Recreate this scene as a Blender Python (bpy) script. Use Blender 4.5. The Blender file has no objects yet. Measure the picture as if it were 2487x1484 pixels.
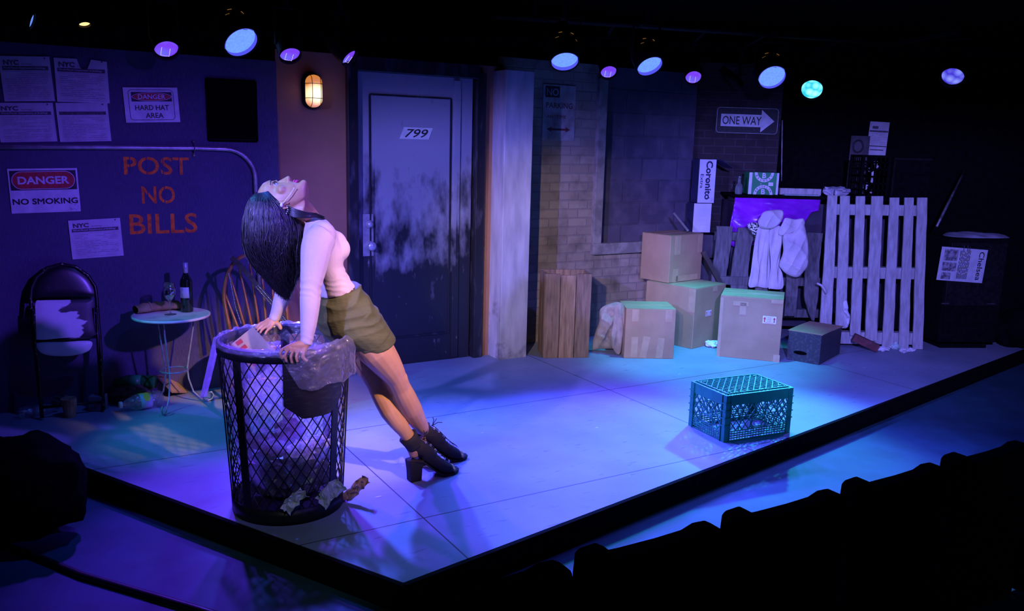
import bpy, bmesh, math, random
from mathutils import Vector, Matrix, noise
R_ = math.radians
scene = bpy.context.scene
col = scene.collection

# ------------------------------------------------------------ camera
IW, IH, FPX = 2487.0, 1484.0, 2060.0
PITCH, ROLL, CAMH = R_(10.8), R_(1.5), 1.7
_fw = Vector((0, math.cos(PITCH), -math.sin(PITCH))); _rt = Vector((1, 0, 0)); _up = _rt.cross(_fw)
CR = _rt*math.cos(ROLL) + _up*math.sin(ROLL)
CU = -_rt*math.sin(ROLL) + _up*math.cos(ROLL)
CO = Vector((0, 0, CAMH))
cam_d = bpy.data.cameras.new('camera'); cam = bpy.data.objects.new('camera', cam_d); col.objects.link(cam)
cam_d.sensor_fit = 'HORIZONTAL'; cam_d.sensor_width = 36.0; cam_d.lens = FPX/IW*36.0
cam_d.clip_start = 0.05; cam_d.clip_end = 60
cam.matrix_world = Matrix(((CR.x, CU.x, -_fw.x, CO.x), (CR.y, CU.y, -_fw.y, CO.y), (CR.z, CU.z, -_fw.z, CO.z), (0, 0, 0, 1)))
scene.camera = cam

# ------------------------------------------------------------ world, exposure
scene.view_settings.view_transform = 'Standard'; scene.view_settings.look = 'None'
scene.cycles.diffuse_bounces = 2
scene.view_settings.exposure = 0.0; scene.view_settings.gamma = 1.0; scene.view_settings.use_curve_mapping = False
w = bpy.data.worlds.new('dark_house'); scene.world = w; w.use_nodes = True
w.node_tree.nodes['Background'].inputs[0].default_value = (0.01, 0.01, 0.12, 1)
w.node_tree.nodes['Background'].inputs[1].default_value = 0.004

# ------------------------------------------------------------ unseen front and overhead lights (no lamp bodies), some added to brighten
def spot(name, loc, target, color, power, deg, blend=0.5, radius=0.05):
    d = bpy.data.lights.new(name, 'SPOT'); d.color = color; d.energy = power
    d.spot_size = R_(deg); d.spot_blend = blend; d.shadow_soft_size = radius
    o = bpy.data.objects.new(name, d); col.objects.link(o); o.location = loc
    o.rotation_euler = (Vector(target)-Vector(loc)).to_track_quat('-Z', 'Y').to_euler()
    return o
BLUE = (0.06, 0.11, 1.0); VIOLET = (0.14, 0.03, 1.0); WARM = (1.0, 0.58, 0.27); CYAN = (0.02, 0.62, 0.85); AZURE = (0.0, 0.28, 1.0)
spot('front_wash_violet', (1.5, 2.1, 2.85), (-2.15, 5.35, 0.32), (0.15, 0.06, 1.0), 820, 43, 0.9, 0.05)
spot('front_wash_blue', (-2.4, 0.6, 2.45), (0.3, 6.6, 0.85), (0.21, 0.19, 1.0), 1850, 36, 0.8, 0.05)
spot('front_key_warm', (1.5, 1.75, 2.85), (-0.62, 4.05, 0.80), WARM, 1000, 22, 0.8, 0.05)
spot('hair_light_azure', (-2.1, 3.1, 2.86), (-1.08, 3.88, 1.45), (0.05, 0.32, 1.0), 190, 20, 0.8, 0.04)
spot('front_key_brick', (-1.0, 0.2, 2.5), (0.42, 7.0, 0.62), (1.0, 0.78, 0.72), 850, 20, 0.9, 0.05)
spot('front_wash_boxes', (-0.4, 0.4, 2.43), (1.35, 6.8, 0.35), (0.24, 0.30, 1.0), 800, 19, 0.9, 0.05)
spot('added_fill_pale', (-0.2, 0.5, 2.6), (-0.95, 3.5, 0.1), (0.62, 0.8, 0.85), 50, 22, 0.9, 0.06)  # fill added to lift the papers at the foot of the bin
spot('front_wash_right', (0.8, 0.4, 2.43), (2.9, 7.3, 1.0), (0.20, 0.18, 1.0), 2500, 36, 0.8, 0.05)
spot('top_wash_mint', (1.6, 6.6, 2.88), (1.6, 6.75, 0.0), (0.04, 0.62, 1.0), 520, 45, 0.9, 0.06)
spot('side_wash_teal', (-3.6, 1.4, 2.5), (1.45, 4.9, 0.15), (0.01, 0.62, 0.70), 800, 13, 0.8, 0.05)
spot('left_wash_teal', (-3.9, 2.9, 2.6), (-1.75, 4.75, 0.35), (0.015, 0.40, 0.72), 480, 26, 0.9, 0.05)
spot('overhead_wash_left', (-0.9, 4.3, 2.88), (-0.9, 4.7, 0), (0.04, 0.12, 1.0), 130, 95, 0.9, 0.06)  # unseen wash added to brighten the upstage floor on the left
spot('overhead_wash_right', (1.5, 5.6, 2.88), (1.4, 5.6, 0), (0.06, 0.11, 1.0), 260, 105, 0.9, 0.06)  # its counterpart, added to brighten the right half of the floor
spot('aisle_wash_azure', (3.6, 2.2, 2.7), (2.0, 4.0, 0.0), AZURE, 150, 44, 0.9, 0.05)

# ------------------------------------------------------------ measuring helpers
def ray(x, y): return _fw*FPX + CR*(x-IW/2) - CU*(y-IH/2)
def atz(x, y, z=0.0):
    d = ray(x, y); return CO + d*((z-CAMH)/d.z)
def aty(x, y, Y):
    d = ray(x, y); return CO + d*(Y/d.y)
def onplane(x, y, p0, n):
    d = ray(x, y); return CO + d*((Vector(p0)-CO).dot(n)/d.dot(n))
def proj(P):
    v = Vector(P)-CO; z = v.dot(_fw); return (IW/2+FPX*v.dot(CR)/z, IH/2-FPX*v.dot(CU)/z)
STA = R_(31)                                   # the set's walls and floor sheets run at this angle
SU = Vector((math.cos(STA), math.sin(STA), 0)); SV = Vector((-math.sin(STA), math.cos(STA), 0))
WV = 5.85                                      # distance of the back wall along SV
def uv(u, v, z=0.0): return SU*u + SV*v + Vector((0, 0, z))
def onwall(x, y, v=WV):
    P = onplane(x, y, SV*v, SV); return P.dot(SU), P.z
def topz(P, y):                                # height at which a vertical over floor point P crosses image row y
    lo, hi = 0.0, 3.0
    for _ in range(40):
        m = (lo+hi)/2
        if proj(P+Vector((0, 0, m)))[1] > y: lo = m
        else: hi = m
    return lo

# ------------------------------------------------------------ materials
MAT = {}
def M(name, c=(0.5, 0.5, 0.5), rough=0.6, metal=0.0, c2=None, scale=8.0, lo=0.4, hi=0.6, bump=0.0, bscale=60.0, spec=0.5, emit=None, est=0.0,
      stretch=(1, 1, 1), detail=6.0, trans=0.0, coat=0.0, sub=0.0):
    if name in MAT: return MAT[name]
    m = bpy.data.materials.new(name); m.use_nodes = True; nt = m.node_tree; N = nt.nodes; L = nt.links
    b = N['Principled BSDF']; b.inputs['Base Color'].default_value = (*c, 1); b.inputs['Roughness'].default_value = rough
    b.inputs['Metallic'].default_value = metal; b.inputs['Specular IOR Level'].default_value = spec
    b.inputs['Transmission Weight'].default_value = trans; b.inputs['Coat Weight'].default_value = coat
    if sub:
        b.inputs['Subsurface Weight'].default_value = sub; b.inputs['Subsurface Radius'].default_value = (0.01, 0.005, 0.003)
    if emit:
        b.inputs['Emission Color'].default_value = (*emit, 1); b.inputs['Emission Strength'].default_value = est
    if c2 or bump:
        tc = N.new('ShaderNodeTexCoord'); mp = N.new('ShaderNodeMapping'); mp.inputs['Scale'].default_value = stretch
        L.new(tc.outputs['Object'], mp.inputs[0])
    if c2:
        n = N.new('ShaderNodeTexNoise'); n.inputs['Scale'].default_value = scale; n.inputs['Detail'].default_value = detail
        L.new(mp.outputs[0], n.inputs['Vector'])
        r = N.new('ShaderNodeValToRGB'); r.color_ramp.elements[0].position = lo; r.color_ramp.elements[1].position = hi
        r.color_ramp.elements[0].color = (*c, 1); r.color_ramp.elements[1].color = (*c2, 1)
        L.new(n.outputs['Fac'], r.inputs[0]); L.new(r.outputs[0], b.inputs['Base Color'])
    if bump:
        n2 = N.new('ShaderNodeTexNoise'); n2.inputs['Scale'].default_value = bscale; n2.inputs['Detail'].default_value = 4
        L.new(mp.outputs[0], n2.inputs['Vector']); bp = N.new('ShaderNodeBump'); bp.inputs['Strength'].default_value = bump
        bp.inputs['Distance'].default_value = 0.01
        L.new(n2.outputs['Fac'], bp.inputs['Height']); L.new(bp.outputs[0], b.inputs['Normal'])
    MAT[name] = m; return m
def clearglass(name, tint=(1, 1, 1), gl=0.12):
    m = bpy.data.materials.new(name); m.use_nodes = True; nt = m.node_tree; N = nt.nodes; L = nt.links; N.remove(N['Principled BSDF'])
    t = N.new('ShaderNodeBsdfTransparent'); t.inputs[0].default_value = (*tint, 1); g = N.new('ShaderNodeBsdfGlossy'); g.inputs['Roughness'].default_value = 0.04
    lw = N.new('ShaderNodeLayerWeight'); lw.inputs[0].default_value = 0.35; ad = N.new('ShaderNodeMath'); ad.operation = 'MULTIPLY_ADD'; ad.inputs[1].default_value = 0.55; ad.inputs[2].default_value = gl
    L.new(lw.outputs['Facing'], ad.inputs[0]); mx = N.new('ShaderNodeMixShader'); L.new(ad.outputs[0], mx.inputs[0]); L.new(t.outputs[0], mx.inputs[1]); L.new(g.outputs[0], mx.inputs[2]); L.new(mx.outputs[0], N['Material Output'].inputs[0])
    MAT[name] = m; return m
def film(name, tint=(0.9, 0.9, 1.0), clear=0.5, gloss=0.25, bump=0.4):      # thin clear plastic
    if name in MAT: return MAT[name]
    m = bpy.data.materials.new(name); m.use_nodes = True; nt = m.node_tree; N = nt.nodes; L = nt.links
    N.remove(N['Principled BSDF']); out = N['Material Output']
    t = N.new('ShaderNodeBsdfTransparent'); tl = N.new('ShaderNodeBsdfTranslucent'); df = N.new('ShaderNodeBsdfDiffuse'); g = N.new('ShaderNodeBsdfGlossy')
    for x in (tl, df): x.inputs[0].default_value = (*tint, 1)
    g.inputs['Roughness'].default_value = 0.15
    tc = N.new('ShaderNodeTexCoord'); n = N.new('ShaderNodeTexNoise'); n.inputs['Scale'].default_value = 22; n.inputs['Detail'].default_value = 5; n.inputs['Distortion'].default_value = 1.2
    L.new(tc.outputs['Object'], n.inputs[0]); bp = N.new('ShaderNodeBump'); bp.inputs['Strength'].default_value = bump; bp.inputs['Distance'].default_value = 0.02
    L.new(n.outputs['Fac'], bp.inputs['Height']); L.new(bp.outputs[0], g.inputs['Normal'])
    m1 = N.new('ShaderNodeMixShader'); m1.inputs[0].default_value = 0.25; L.new(tl.outputs[0], m1.inputs[1]); L.new(df.outputs[0], m1.inputs[2])
    m2 = N.new('ShaderNodeMixShader'); m2.inputs[0].default_value = gloss; L.new(m1.outputs[0], m2.inputs[1]); L.new(g.outputs[0], m2.inputs[2])
    m3 = N.new('ShaderNodeMixShader'); m3.inputs[0].default_value = clear; L.new(m2.outputs[0], m3.inputs[1]); L.new(t.outputs[0], m3.inputs[2])
    n3 = N.new('ShaderNodeTexNoise'); n3.inputs['Scale'].default_value = 14; n3.inputs['Detail'].default_value = 6; n3.inputs['Distortion'].default_value = 2.5; L.new(tc.outputs['Object'], n3.inputs[0])
    mr = N.new('ShaderNodeMapRange'); mr.inputs[1].default_value = 0.42; mr.inputs[2].default_value = 0.68; mr.inputs[3].default_value = min(0.95, clear+0.08); mr.inputs[4].default_value = clear-0.10; L.new(n3.outputs['Fac'], mr.inputs[0]); L.new(mr.outputs[0], m3.inputs[0])
    L.new(m3.outputs[0], out.inputs[0]); MAT[name] = m; return m

black = M('matt_black', (0.003, 0.003, 0.0035), 0.9, c2=(0.005, 0.005, 0.006), scale=20, spec=0.05)
blackmetal = M('black_metal', (0.006, 0.006, 0.007), 0.5, 0.0, c2=(0.012, 0.012, 0.012), scale=30, spec=0.15)
steel = M('steel', (0.55, 0.55, 0.57), 0.32, 0.9, c2=(0.35, 0.35, 0.37), scale=40)
white_print = M('white_print', (0.75, 0.75, 0.77), 0.5, c2=(0.62, 0.62, 0.64), scale=14)
ink = M('black_ink', (0.012, 0.012, 0.014), 0.6, c2=(0.03, 0.03, 0.03), scale=50)
red_print = M('red_print', (0.55, 0.03, 0.03), 0.5, c2=(0.42, 0.02, 0.02), scale=40)
cardboard = M('cardboard', (0.42, 0.27, 0.15), 0.85, c2=(0.36, 0.23, 0.125), scale=5, bump=0.1, bscale=90)
tape = M('packing_tape', (0.52, 0.36, 0.21), 0.28, c2=(0.46, 0.31, 0.17), scale=12)
grey_wood = M('weathered_grey_wood', (0.50, 0.49, 0.47), 0.85, c2=(0.32, 0.30, 0.28), scale=7, lo=0.35, hi=0.7, stretch=(6, 6, 1), bump=0.3, bscale=40)
brown_wood = M('brown_wood', (0.30, 0.18, 0.10), 0.8, c2=(0.15, 0.085, 0.05), scale=6, lo=0.35, hi=0.7, stretch=(7, 7, 1), bump=0.3, bscale=40)

# ------------------------------------------------------------ mesh builder
def frame(origin, ex, ey, ez=None):
    ex = Vector(ex).normalized(); ey = Vector(ey); ey = (ey-ex*ey.dot(ex)).normalized(); ez = ex.cross(ey)
    o = Vector(origin)
    return Matrix(((ex.x, ey.x, ez.x, o.x), (ex.y, ey.y, ez.y, o.y), (ex.z, ey.z, ez.z, o.z), (0, 0, 0, 1)))
def wmat(o):
    m = Matrix.Identity(4)
    while o is not None: m = o.matrix_basis @ m; o = o.parent
    return m
_tx = {}
def text_geo(body, bold, shear):
    k = (body, bold, shear)
    if k not in _tx:
        c = bpy.data.curves.new('t', 'FONT'); c.body = body; c.size = 1; c.offset = bold; c.shear = shear; c.resolution_u = 3
        o = bpy.data.objects.new('t', c); col.objects.link(o); dg = bpy.context.evaluated_depsgraph_get()
        me = bpy.data.meshes.new_from_object(o.evaluated_get(dg))
        vs = [v.co.copy() for v in me.vertices]; fs = [tuple(p.vertices) for p in me.polygons]
        bpy.data.objects.remove(o); bpy.data.curves.remove(c); bpy.data.meshes.remove(me)
        x0 = min(v.x for v in vs); x1 = max(v.x for v in vs); y0 = min(v.y for v in vs); y1 = max(v.y for v in vs)
        _tx[k] = (vs, fs, x0, x1, y0, y1)
    return _tx[k]
class MB:
    def __init__(s, mat=None): s.V = []; s.F = []; s.I = []; s.S = []; s.T = mat
    def add(s, vs, fs, mi=0, smooth=False, T=None):
        n = len(s.V)
        for v in vs:
            v = Vector(v)
            if T is not None: v = T @ v
            if s.T is not None: v = s.T @ v
            s.V.append(v)
        for f in fs: s.F.append(tuple(i+n for i in f)); s.I.append(mi); s.S.append(smooth)
    def box(s, c, d, mi=0, T=None):
        x, y, z = c; a, b, e = d[0]/2, d[1]/2, d[2]/2
        vs = [(x+i*a, y+j*b, z+k*e) for k in (-1, 1) for j in (-1, 1) for i in (-1, 1)]
        s.add(vs, [(0, 2, 3, 1), (4, 5, 7, 6), (0, 1, 5, 4), (2, 6, 7, 3), (0, 4, 6, 2), (1, 3, 7, 5)], mi, False, T)
    def bar(s, p0, p1, w, h, up=(0, 0, 1), mi=0):
        p0 = Vector(p0); p1 = Vector(p1); d = p1-p0; ln = d.length; d.normalize(); up = Vector(up)
        if abs(d.dot(up)) > 0.98: up = Vector((1, 0, 0))
        sd = d.cross(up).normalized(); up = sd.cross(d)
        vs = [p+sd*(i*w/2)+up*(j*h/2) for p in (p0, p1) for i, j in ((-1, -1), (1, -1), (1, 1), (-1, 1))]
        s.add(vs, [(3, 2, 1, 0), (4, 5, 6, 7), (0, 1, 5, 4), (1, 2, 6, 5), (2, 3, 7, 6), (3, 0, 4, 7)], mi)
    def rings(s, rs, mi=0, smooth=True, cap=True, close=False):
        n = len(rs[0]); vs = [p for r in rs for p in r]; fs = []
        m = len(rs)
        for i in range(m if close else m-1):
            a = i*n; b = ((i+1) % m)*n
            for j in range(n):
                k = (j+1) % n; fs.append((a+j, a+k, b+k, b+j))
        if cap and not close:
            fs.append(tuple(range(n-1, -1, -1))); fs.append(tuple((m-1)*n+j for j in range(n)))
        s.add(vs, fs, mi, smooth)
    def tube(s, pts, r, n=8, mi=0, closed=False, cap=True, flat=1.0, smooth=True):
        pts = [Vector(p) for p in pts]; m = len(pts)
        if not isinstance(r, (list, tuple)): r = [r]*m
        t0 = (pts[1]-pts[0]).normalized(); up = Vector((0, 0, 1)) if abs(t0.z) < 0.9 else Vector((1, 0, 0))
        nx = t0.cross(up).normalized(); rs = []
        for i in range(m):
            if closed: t = (pts[(i+1) % m]-pts[i-1])
            else: t = pts[min(i+1, m-1)]-pts[max(i-1, 0)]
            t.normalize(); nx = (nx-t*nx.dot(t)).normalized(); ny = t.cross(nx)
            rs.append([pts[i]+nx*(r[i]*math.cos(a))+ny*(r[i]*flat*math.sin(a)) for a in [2*math.pi*j/n for j in range(n)]])
        s.rings(rs, mi, smooth, cap, closed)
    def lathe(s, prof, n=28, mi=0, T=None, cap=True, smooth=True):
        rs = []
        for r, z in prof:
            ring = [Vector((max(r, 1e-4)*math.cos(2*math.pi*j/n), max(r, 1e-4)*math.sin(2*math.pi*j/n), z)) for j in range(n)]
            rs.append([T @ v for v in ring] if T is not None else ring)
        s.rings(rs, mi, smooth, cap)
    def prism(s, poly, depth, T, mi=0):                       # poly in T's xy plane, extruded along its z
        n = len(poly); vs = [(p[0], p[1], 0) for p in poly]+[(p[0], p[1], depth) for p in poly]
        fs = [tuple(range(n-1, -1, -1)), tuple(range(n, 2*n))]+[(i, (i+1) % n, n+(i+1) % n, n+i) for i in range(n)]
        s.add(vs, fs, mi, False, T)
    def text(s, body, h, T, w=None, bold=0.0, shear=0.0, mi=0, raise_=0.0006, rot=0.0):   # centred on T's origin, in its xy plane
        if bold and 'M' in body:                                     # thicken by overprinting
            e = bold*h*0.8
            for i, (dx, dy) in enumerate(((0, 0), (e, 0), (-e, 0), (0, e), (0, -e), (e, e), (-e, -e), (e, -e), (-e, e))): s.text(body, h-2*e, T @ Matrix.Translation((dx, dy, 0)), (w-2*e) if w else None, 0.0, shear, mi, raise_+0.00002*i, rot)
            return
        vs, fs, x0, x1, y0, y1 = text_geo(body, bold, shear)
        ky = h/(y1-y0); kx = (w/(x1-x0)) if w else ky; c, sn = math.cos(rot), math.sin(rot)
        out = []
        for v in vs:
            x = (v.x-(x0+x1)/2)*kx; y = (v.y-(y0+y1)/2)*ky
            out.append((x*c-y*sn, x*sn+y*c, raise_))
        s.add(out, fs, mi, False, T)
    def grid(s, fn, nu, nv, mi=0, smooth=True, wrap=False):
        vs = [fn(i/nu, j/nv) for j in range(nv+1) for i in range(nu+(0 if wrap else 1))]
        w_ = nu+(0 if wrap else 1); fs = []
        for j in range(nv):
            for i in range(nu):
                k = (i+1) % w_; fs.append((j*w_+i, j*w_+k, (j+1)*w_+k, (j+1)*w_+i))
        s.add(vs, fs, mi, smooth)
    def build(s, name, mat, parent=None, bevel=0.0, solid=0.0, world=False, rotz=None, mods=None):
        me = bpy.data.meshes.new(name); V = s.V
        if world and parent is not None:
            inv = wmat(parent).inverted(); V = [inv @ v for v in V]
        me.from_pydata([tuple(v) for v in V], [], s.F)
        for m in (mat if isinstance(mat, (list, tuple)) else [mat]): me.materials.append(m)
        me.polygons.foreach_set('material_index', s.I); me.polygons.foreach_set('use_smooth', s.S)
        me.validate(); me.update()
        o = bpy.data.objects.new(name, me); col.objects.link(o)
        if parent is not None: o.parent = parent
        if rotz is not None: o.rotation_euler = (0, 0, rotz)
        if solid:
            q = o.modifiers.new('solid', 'SOLIDIFY'); q.thickness = solid; q.offset = 0
        if bevel:
            q = o.modifiers.new('bevel', 'BEVEL'); q.width = bevel; q.segments = 2; q.limit_method = 'ANGLE'; q.angle_limit = R_(40)
        return o
def tag(o, label=None, cat=None, group=None, kind=None):
    if label: o['label'] = label
    if cat: o['category'] = cat
    if group: o['group'] = group
    if kind: o['kind'] = kind
    return o
def thing(name, label, cat, loc=(0, 0, 0), rz=0.0, group=None, tilt=0.0, rx=0.0):
    o = bpy.data.objects.new(name, None); col.objects.link(o); o.empty_display_size = 0.05
    o.rotation_euler = (rx, -tilt, rz); o.location = loc
    o.matrix_basis = Matrix.LocRotScale(Vector(loc), o.rotation_euler, None)
    return tag(o, label, cat, group)
def wallthing(name, label, cat, u, z, v=WV, tilt=0.0, group=None):      # local x runs along the wall, -y out of it, z up
    return thing(name, label, cat, uv(u, v, z), STA, group, tilt)
def facing(y=0.0, x=0.0, z=0.0):                                     # xy plane of a sheet that looks along local -y
    return frame((x, y, z), (1, 0, 0), (0, 0, 1))
def smoothstep(a, b, x):
    t = min(1, max(0, (x-a)/(b-a))); return t*t*(3-2*t)
def crumple(mb, c, d, seed=0, mi=0, amp=0.35, freq=2.2, sub=3, smooth=False):
    bm = bmesh.new(); bmesh.ops.create_icosphere(bm, subdivisions=sub, radius=1.0)
    off = Vector((seed*7.13, seed*3.7, seed*1.9)); vs = []
    for v in bm.verts:
        n = noise.noise(v.co*freq+off)+0.5*noise.noise(v.co*freq*2.3+off)
        k = 1+amp*(abs(n)*2-0.6); vs.append((c[0]+v.co.x*d[0]*k, c[1]+v.co.y*d[1]*k, c[2]+v.co.z*d[2]*k))
    fs = [tuple(v.index for v in f.verts) for f in bm.faces]; bm.free(); mb.add(vs, fs, mi, smooth)
def pillow(mb, outline, nrm, depth, folds=None, nr=9, mi=0, back=0.25, per=6):    # padded, folded piece of cloth with this outline
    pts = [Vector(p) for p in outline]; n0 = len(pts); P = []
    for i in range(n0):                                             # smooth the outline
        a, b, c_, d = pts[i-1], pts[i], pts[(i+1) % n0], pts[(i+2) % n0]
        for k in range(per):
            t = k/per; P.append(0.5*((2*b)+(c_-a)*t+(2*a-5*b+4*c_-d)*t*t+(3*b-a-3*c_+d)*t*t*t))
    c = sum(pts, Vector())/n0; nrm = Vector(nrm).normalized(); n = len(P)
    for sgn in (1, -back):
        vs = []; fs = []
        for r in range(nr+1):
            t = 1-r/nr*0.999
            for p in P:
                q = c+(p-c)*t; o = depth*math.sqrt(max(0, 1-t*t*t))*sgn
                if folds and sgn > 0: o += folds(q)*(1-t**6)
                vs.append(q+nrm*o)
        for r in range(nr):
            for j in range(n):
                k = (j+1) % n; f = (r*n+j, r*n+k, (r+1)*n+k, (r+1)*n+j); fs.append(f if sgn > 0 else f[::-1])
        mb.add(vs, fs, mi, True)
# ============================================================ THE SET
def node_mat(name):
    m = bpy.data.materials.new(name); m.use_nodes = True; MAT[name] = m
    return m, m.node_tree.nodes, m.node_tree.links, m.node_tree.nodes['Principled BSDF']
def mixc(N, L, fac, a, b):
    x = N.new('ShaderNodeMix'); x.data_type = 'RGBA'
    for k, v in ((6, a), (7, b)):
        if isinstance(v, tuple): x.inputs[k].default_value = (*v, 1)
        else: L.new(v, x.inputs[k])
    if isinstance(fac, float): x.inputs[0].default_value = fac
    else: L.new(fac, x.inputs[0])
    return x.outputs[2]
def math_(N, L, op, a, b=None, c=None):
    x = N.new('ShaderNodeMath'); x.operation = op
    for k, v in enumerate((a, b, c)):
        if v is None: continue
        if isinstance(v, (int, float)): x.inputs[k].default_value = v
        else: L.new(v, x.inputs[k])
    return x.outputs[0]
def noise_(N, L, vec, scale, detail=6, stretch=None):
    if stretch:
        mp = N.new('ShaderNodeMapping'); mp.inputs['Scale'].default_value = stretch; L.new(vec, mp.inputs[0]); vec = mp.outputs[0]
    n = N.new('ShaderNodeTexNoise'); n.inputs['Scale'].default_value = scale; n.inputs['Detail'].default_value = detail; L.new(vec, n.inputs[0]); return n.outputs['Fac']
def ramp_(N, L, f, a, b):
    x = N.new('ShaderNodeMapRange'); x.inputs[1].default_value = a; x.inputs[2].default_value = b; L.new(f, x.inputs[0]); return x.outputs[0]
def bump_(N, L, b, h, st, dist=0.01):
    bp = N.new('ShaderNodeBump'); bp.inputs['Strength'].default_value = st; bp.inputs['Distance'].default_value = dist; L.new(h, bp.inputs['Height']); L.new(bp.outputs[0], b.inputs['Normal'])

# stage floor: painted sheets with seams, scuffs and pale scrapes
m, N, L, b = node_mat('stage_floor_paint')
tc = N.new('ShaderNodeTexCoord'); sp = N.new('ShaderNodeSeparateXYZ'); L.new(tc.outputs['Object'], sp.inputs[0])
base = mixc(N, L, ramp_(N, L, noise_(N, L, tc.outputs['Object'], 1.6, 8), 0.35, 0.7), (0.22, 0.255, 0.33), (0.31, 0.355, 0.45))
base = mixc(N, L, ramp_(N, L, noise_(N, L, tc.outputs['Object'], 9, 8, (1, 4, 1)), 0.62, 0.74), base, (0.16, 0.18, 0.24))
base = mixc(N, L, ramp_(N, L, noise_(N, L, tc.outputs['Object'], 26, 3, (0.35, 1.6, 1)), 0.735, 0.76), base, (0.75, 0.75, 0.75))
seam = None
for axis, vals in ((0, (-0.5, 1.55, 3.6, 5.65)), (1, (2.02, 3.32, 4.62))):
    for v in vals:
        d = math_(N, L, 'LESS_THAN', math_(N, L, 'ABSOLUTE', math_(N, L, 'SUBTRACT', sp.outputs[axis], v)), 0.0035)
        seam = d if seam is None else math_(N, L, 'MAXIMUM', seam, d)
base = mixc(N, L, seam, base, (0.05, 0.05, 0.055))
L.new(base, b.inputs['Base Color']); b.inputs['Roughness'].default_value = 0.55; b.inputs['Specular IOR Level'].default_value = 0.35
bump_(N, L, b, noise_(N, L, tc.outputs['Object'], 40), 0.06)
house_floor = M('house_floor_paint', (0.016, 0.065, 0.095), 0.7, c2=(0.024, 0.085, 0.125), scale=5, bump=0.05, bscale=60)

HZ = -0.125
mb = MB(); mb.box((0.5, 3.0, HZ-0.05), (14, 14, 0.1)); tag(mb.build('floor_house', house_floor), kind='structure')
poly = [Vector((-0.397, 3.059, 0)), Vector((5.1, 7.882, 0)), Vector((5.1, 9.0, 0)), Vector((-5.2, 9.0, 0)), Vector((-5.2, 5.975, 0))]
pl = [(p.dot(SU), p.dot(SV)) for p in poly]
mb = MB(); mb.prism(pl, -HZ-0.001, Matrix.Translation((0, 0, HZ+0.001))); tag(mb.build('floor', MAT['stage_floor_paint'], rotz=STA), kind='structure')
for nm, a, b_ in (('trim_1', poly[0], poly[1]), ('trim_2', poly[4], poly[0])):
    d = (b_-a).normalized(); o = Vector((d.y, -d.x, 0))
    mb = MB(); mb.bar(a+o*0.012+Vector((0, 0, HZ/2)), b_+o*0.012+d*(0.012 if nm == 'trim_2' else 0)+Vector((0, 0, HZ/2)), 0.02, -HZ-0.002); tag(mb.build(nm, black), kind='structure')
mb = MB(); mb.box((0.5, 3.0, 2.95), (14, 14, 0.1)); tag(mb.build('ceiling', black), kind='structure')
mb = MB(); mb.box((6.9, 3.5, 1.4), (0.1, 13, 3.1)); tag(mb.build('wall_right', black), kind='structure')
mb = MB(); mb.box((-6.3, 3.5, 1.4), (0.1, 13, 3.1)); tag(mb.build('wall_house_left', black), kind='structure')
mb = MB(); mb.box((0.5, -3.6, 1.4), (14, 0.1, 3.1)); tag(mb.build('wall_house_back', black), kind='structure')

# left wall: painted scenic cloth, fine vertical weave
m, N, L, b = node_mat('blue_grey_scenic_paint')
tc = N.new('ShaderNodeTexCoord')
c = mixc(N, L, ramp_(N, L, noise_(N, L, tc.outputs['Object'], 3, 8), 0.3, 0.7), (0.045, 0.040, 0.085), (0.075, 0.065, 0.135))
c = mixc(N, L, ramp_(N, L, noise_(N, L, tc.outputs['Object'], 60, 4, (4, 4, 0.4)), 0.4, 0.7), c, (0.09, 0.08, 0.16))
L.new(c, b.inputs['Base Color']); b.inputs['Roughness'].default_value = 0.8; bump_(N, L, b, noise_(N, L, tc.outputs['Object'], 120, 3, (3, 3, 0.5)), 0.2)
mb = MB(); mb.box((-0.6, WV+0.05, 1.04), (4.46, 0.1, 2.32)); tag(mb.build('wall_left', m, rotz=STA), kind='structure')
# brown wall round the door
tan = M('tan_brown_plaster', (0.34, 0.165, 0.085), 0.8, c2=(0.42, 0.21, 0.11), scale=4, lo=0.3, hi=0.7, bump=0.15, bscale=70)
mb = MB()
mb.box((1.90, WV+0.07, 1.08), (0.54, 0.1, 2.40)); mb.box((3.27, WV+0.07, 1.08), (0.20, 0.1, 2.40)); mb.box((2.67, WV+0.07, 2.26), (1.0, 0.1, 0.04))
tag(mb.build('wall_doorway', tan, rotz=STA), kind='structure')
# pale pillar
m, N, L, b = node_mat('pale_streaked_plaster')
tc = N.new('ShaderNodeTexCoord'); sp = N.new('ShaderNodeSeparateXYZ'); L.new(tc.outputs['Object'], sp.inputs[0])
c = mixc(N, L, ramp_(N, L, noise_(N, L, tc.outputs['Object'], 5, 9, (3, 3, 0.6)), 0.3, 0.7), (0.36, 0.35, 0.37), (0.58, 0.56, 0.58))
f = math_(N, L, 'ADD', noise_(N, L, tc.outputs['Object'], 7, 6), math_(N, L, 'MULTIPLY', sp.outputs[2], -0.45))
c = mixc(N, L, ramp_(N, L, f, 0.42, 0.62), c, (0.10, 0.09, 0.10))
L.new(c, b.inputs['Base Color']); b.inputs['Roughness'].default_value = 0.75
mb = MB(); mb.box((3.435, WV+0.02, 1.12), (0.25, 0.38, 2.25)); tag(mb.build('pillar', m, rotz=STA, bevel=0.004), kind='structure')

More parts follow.
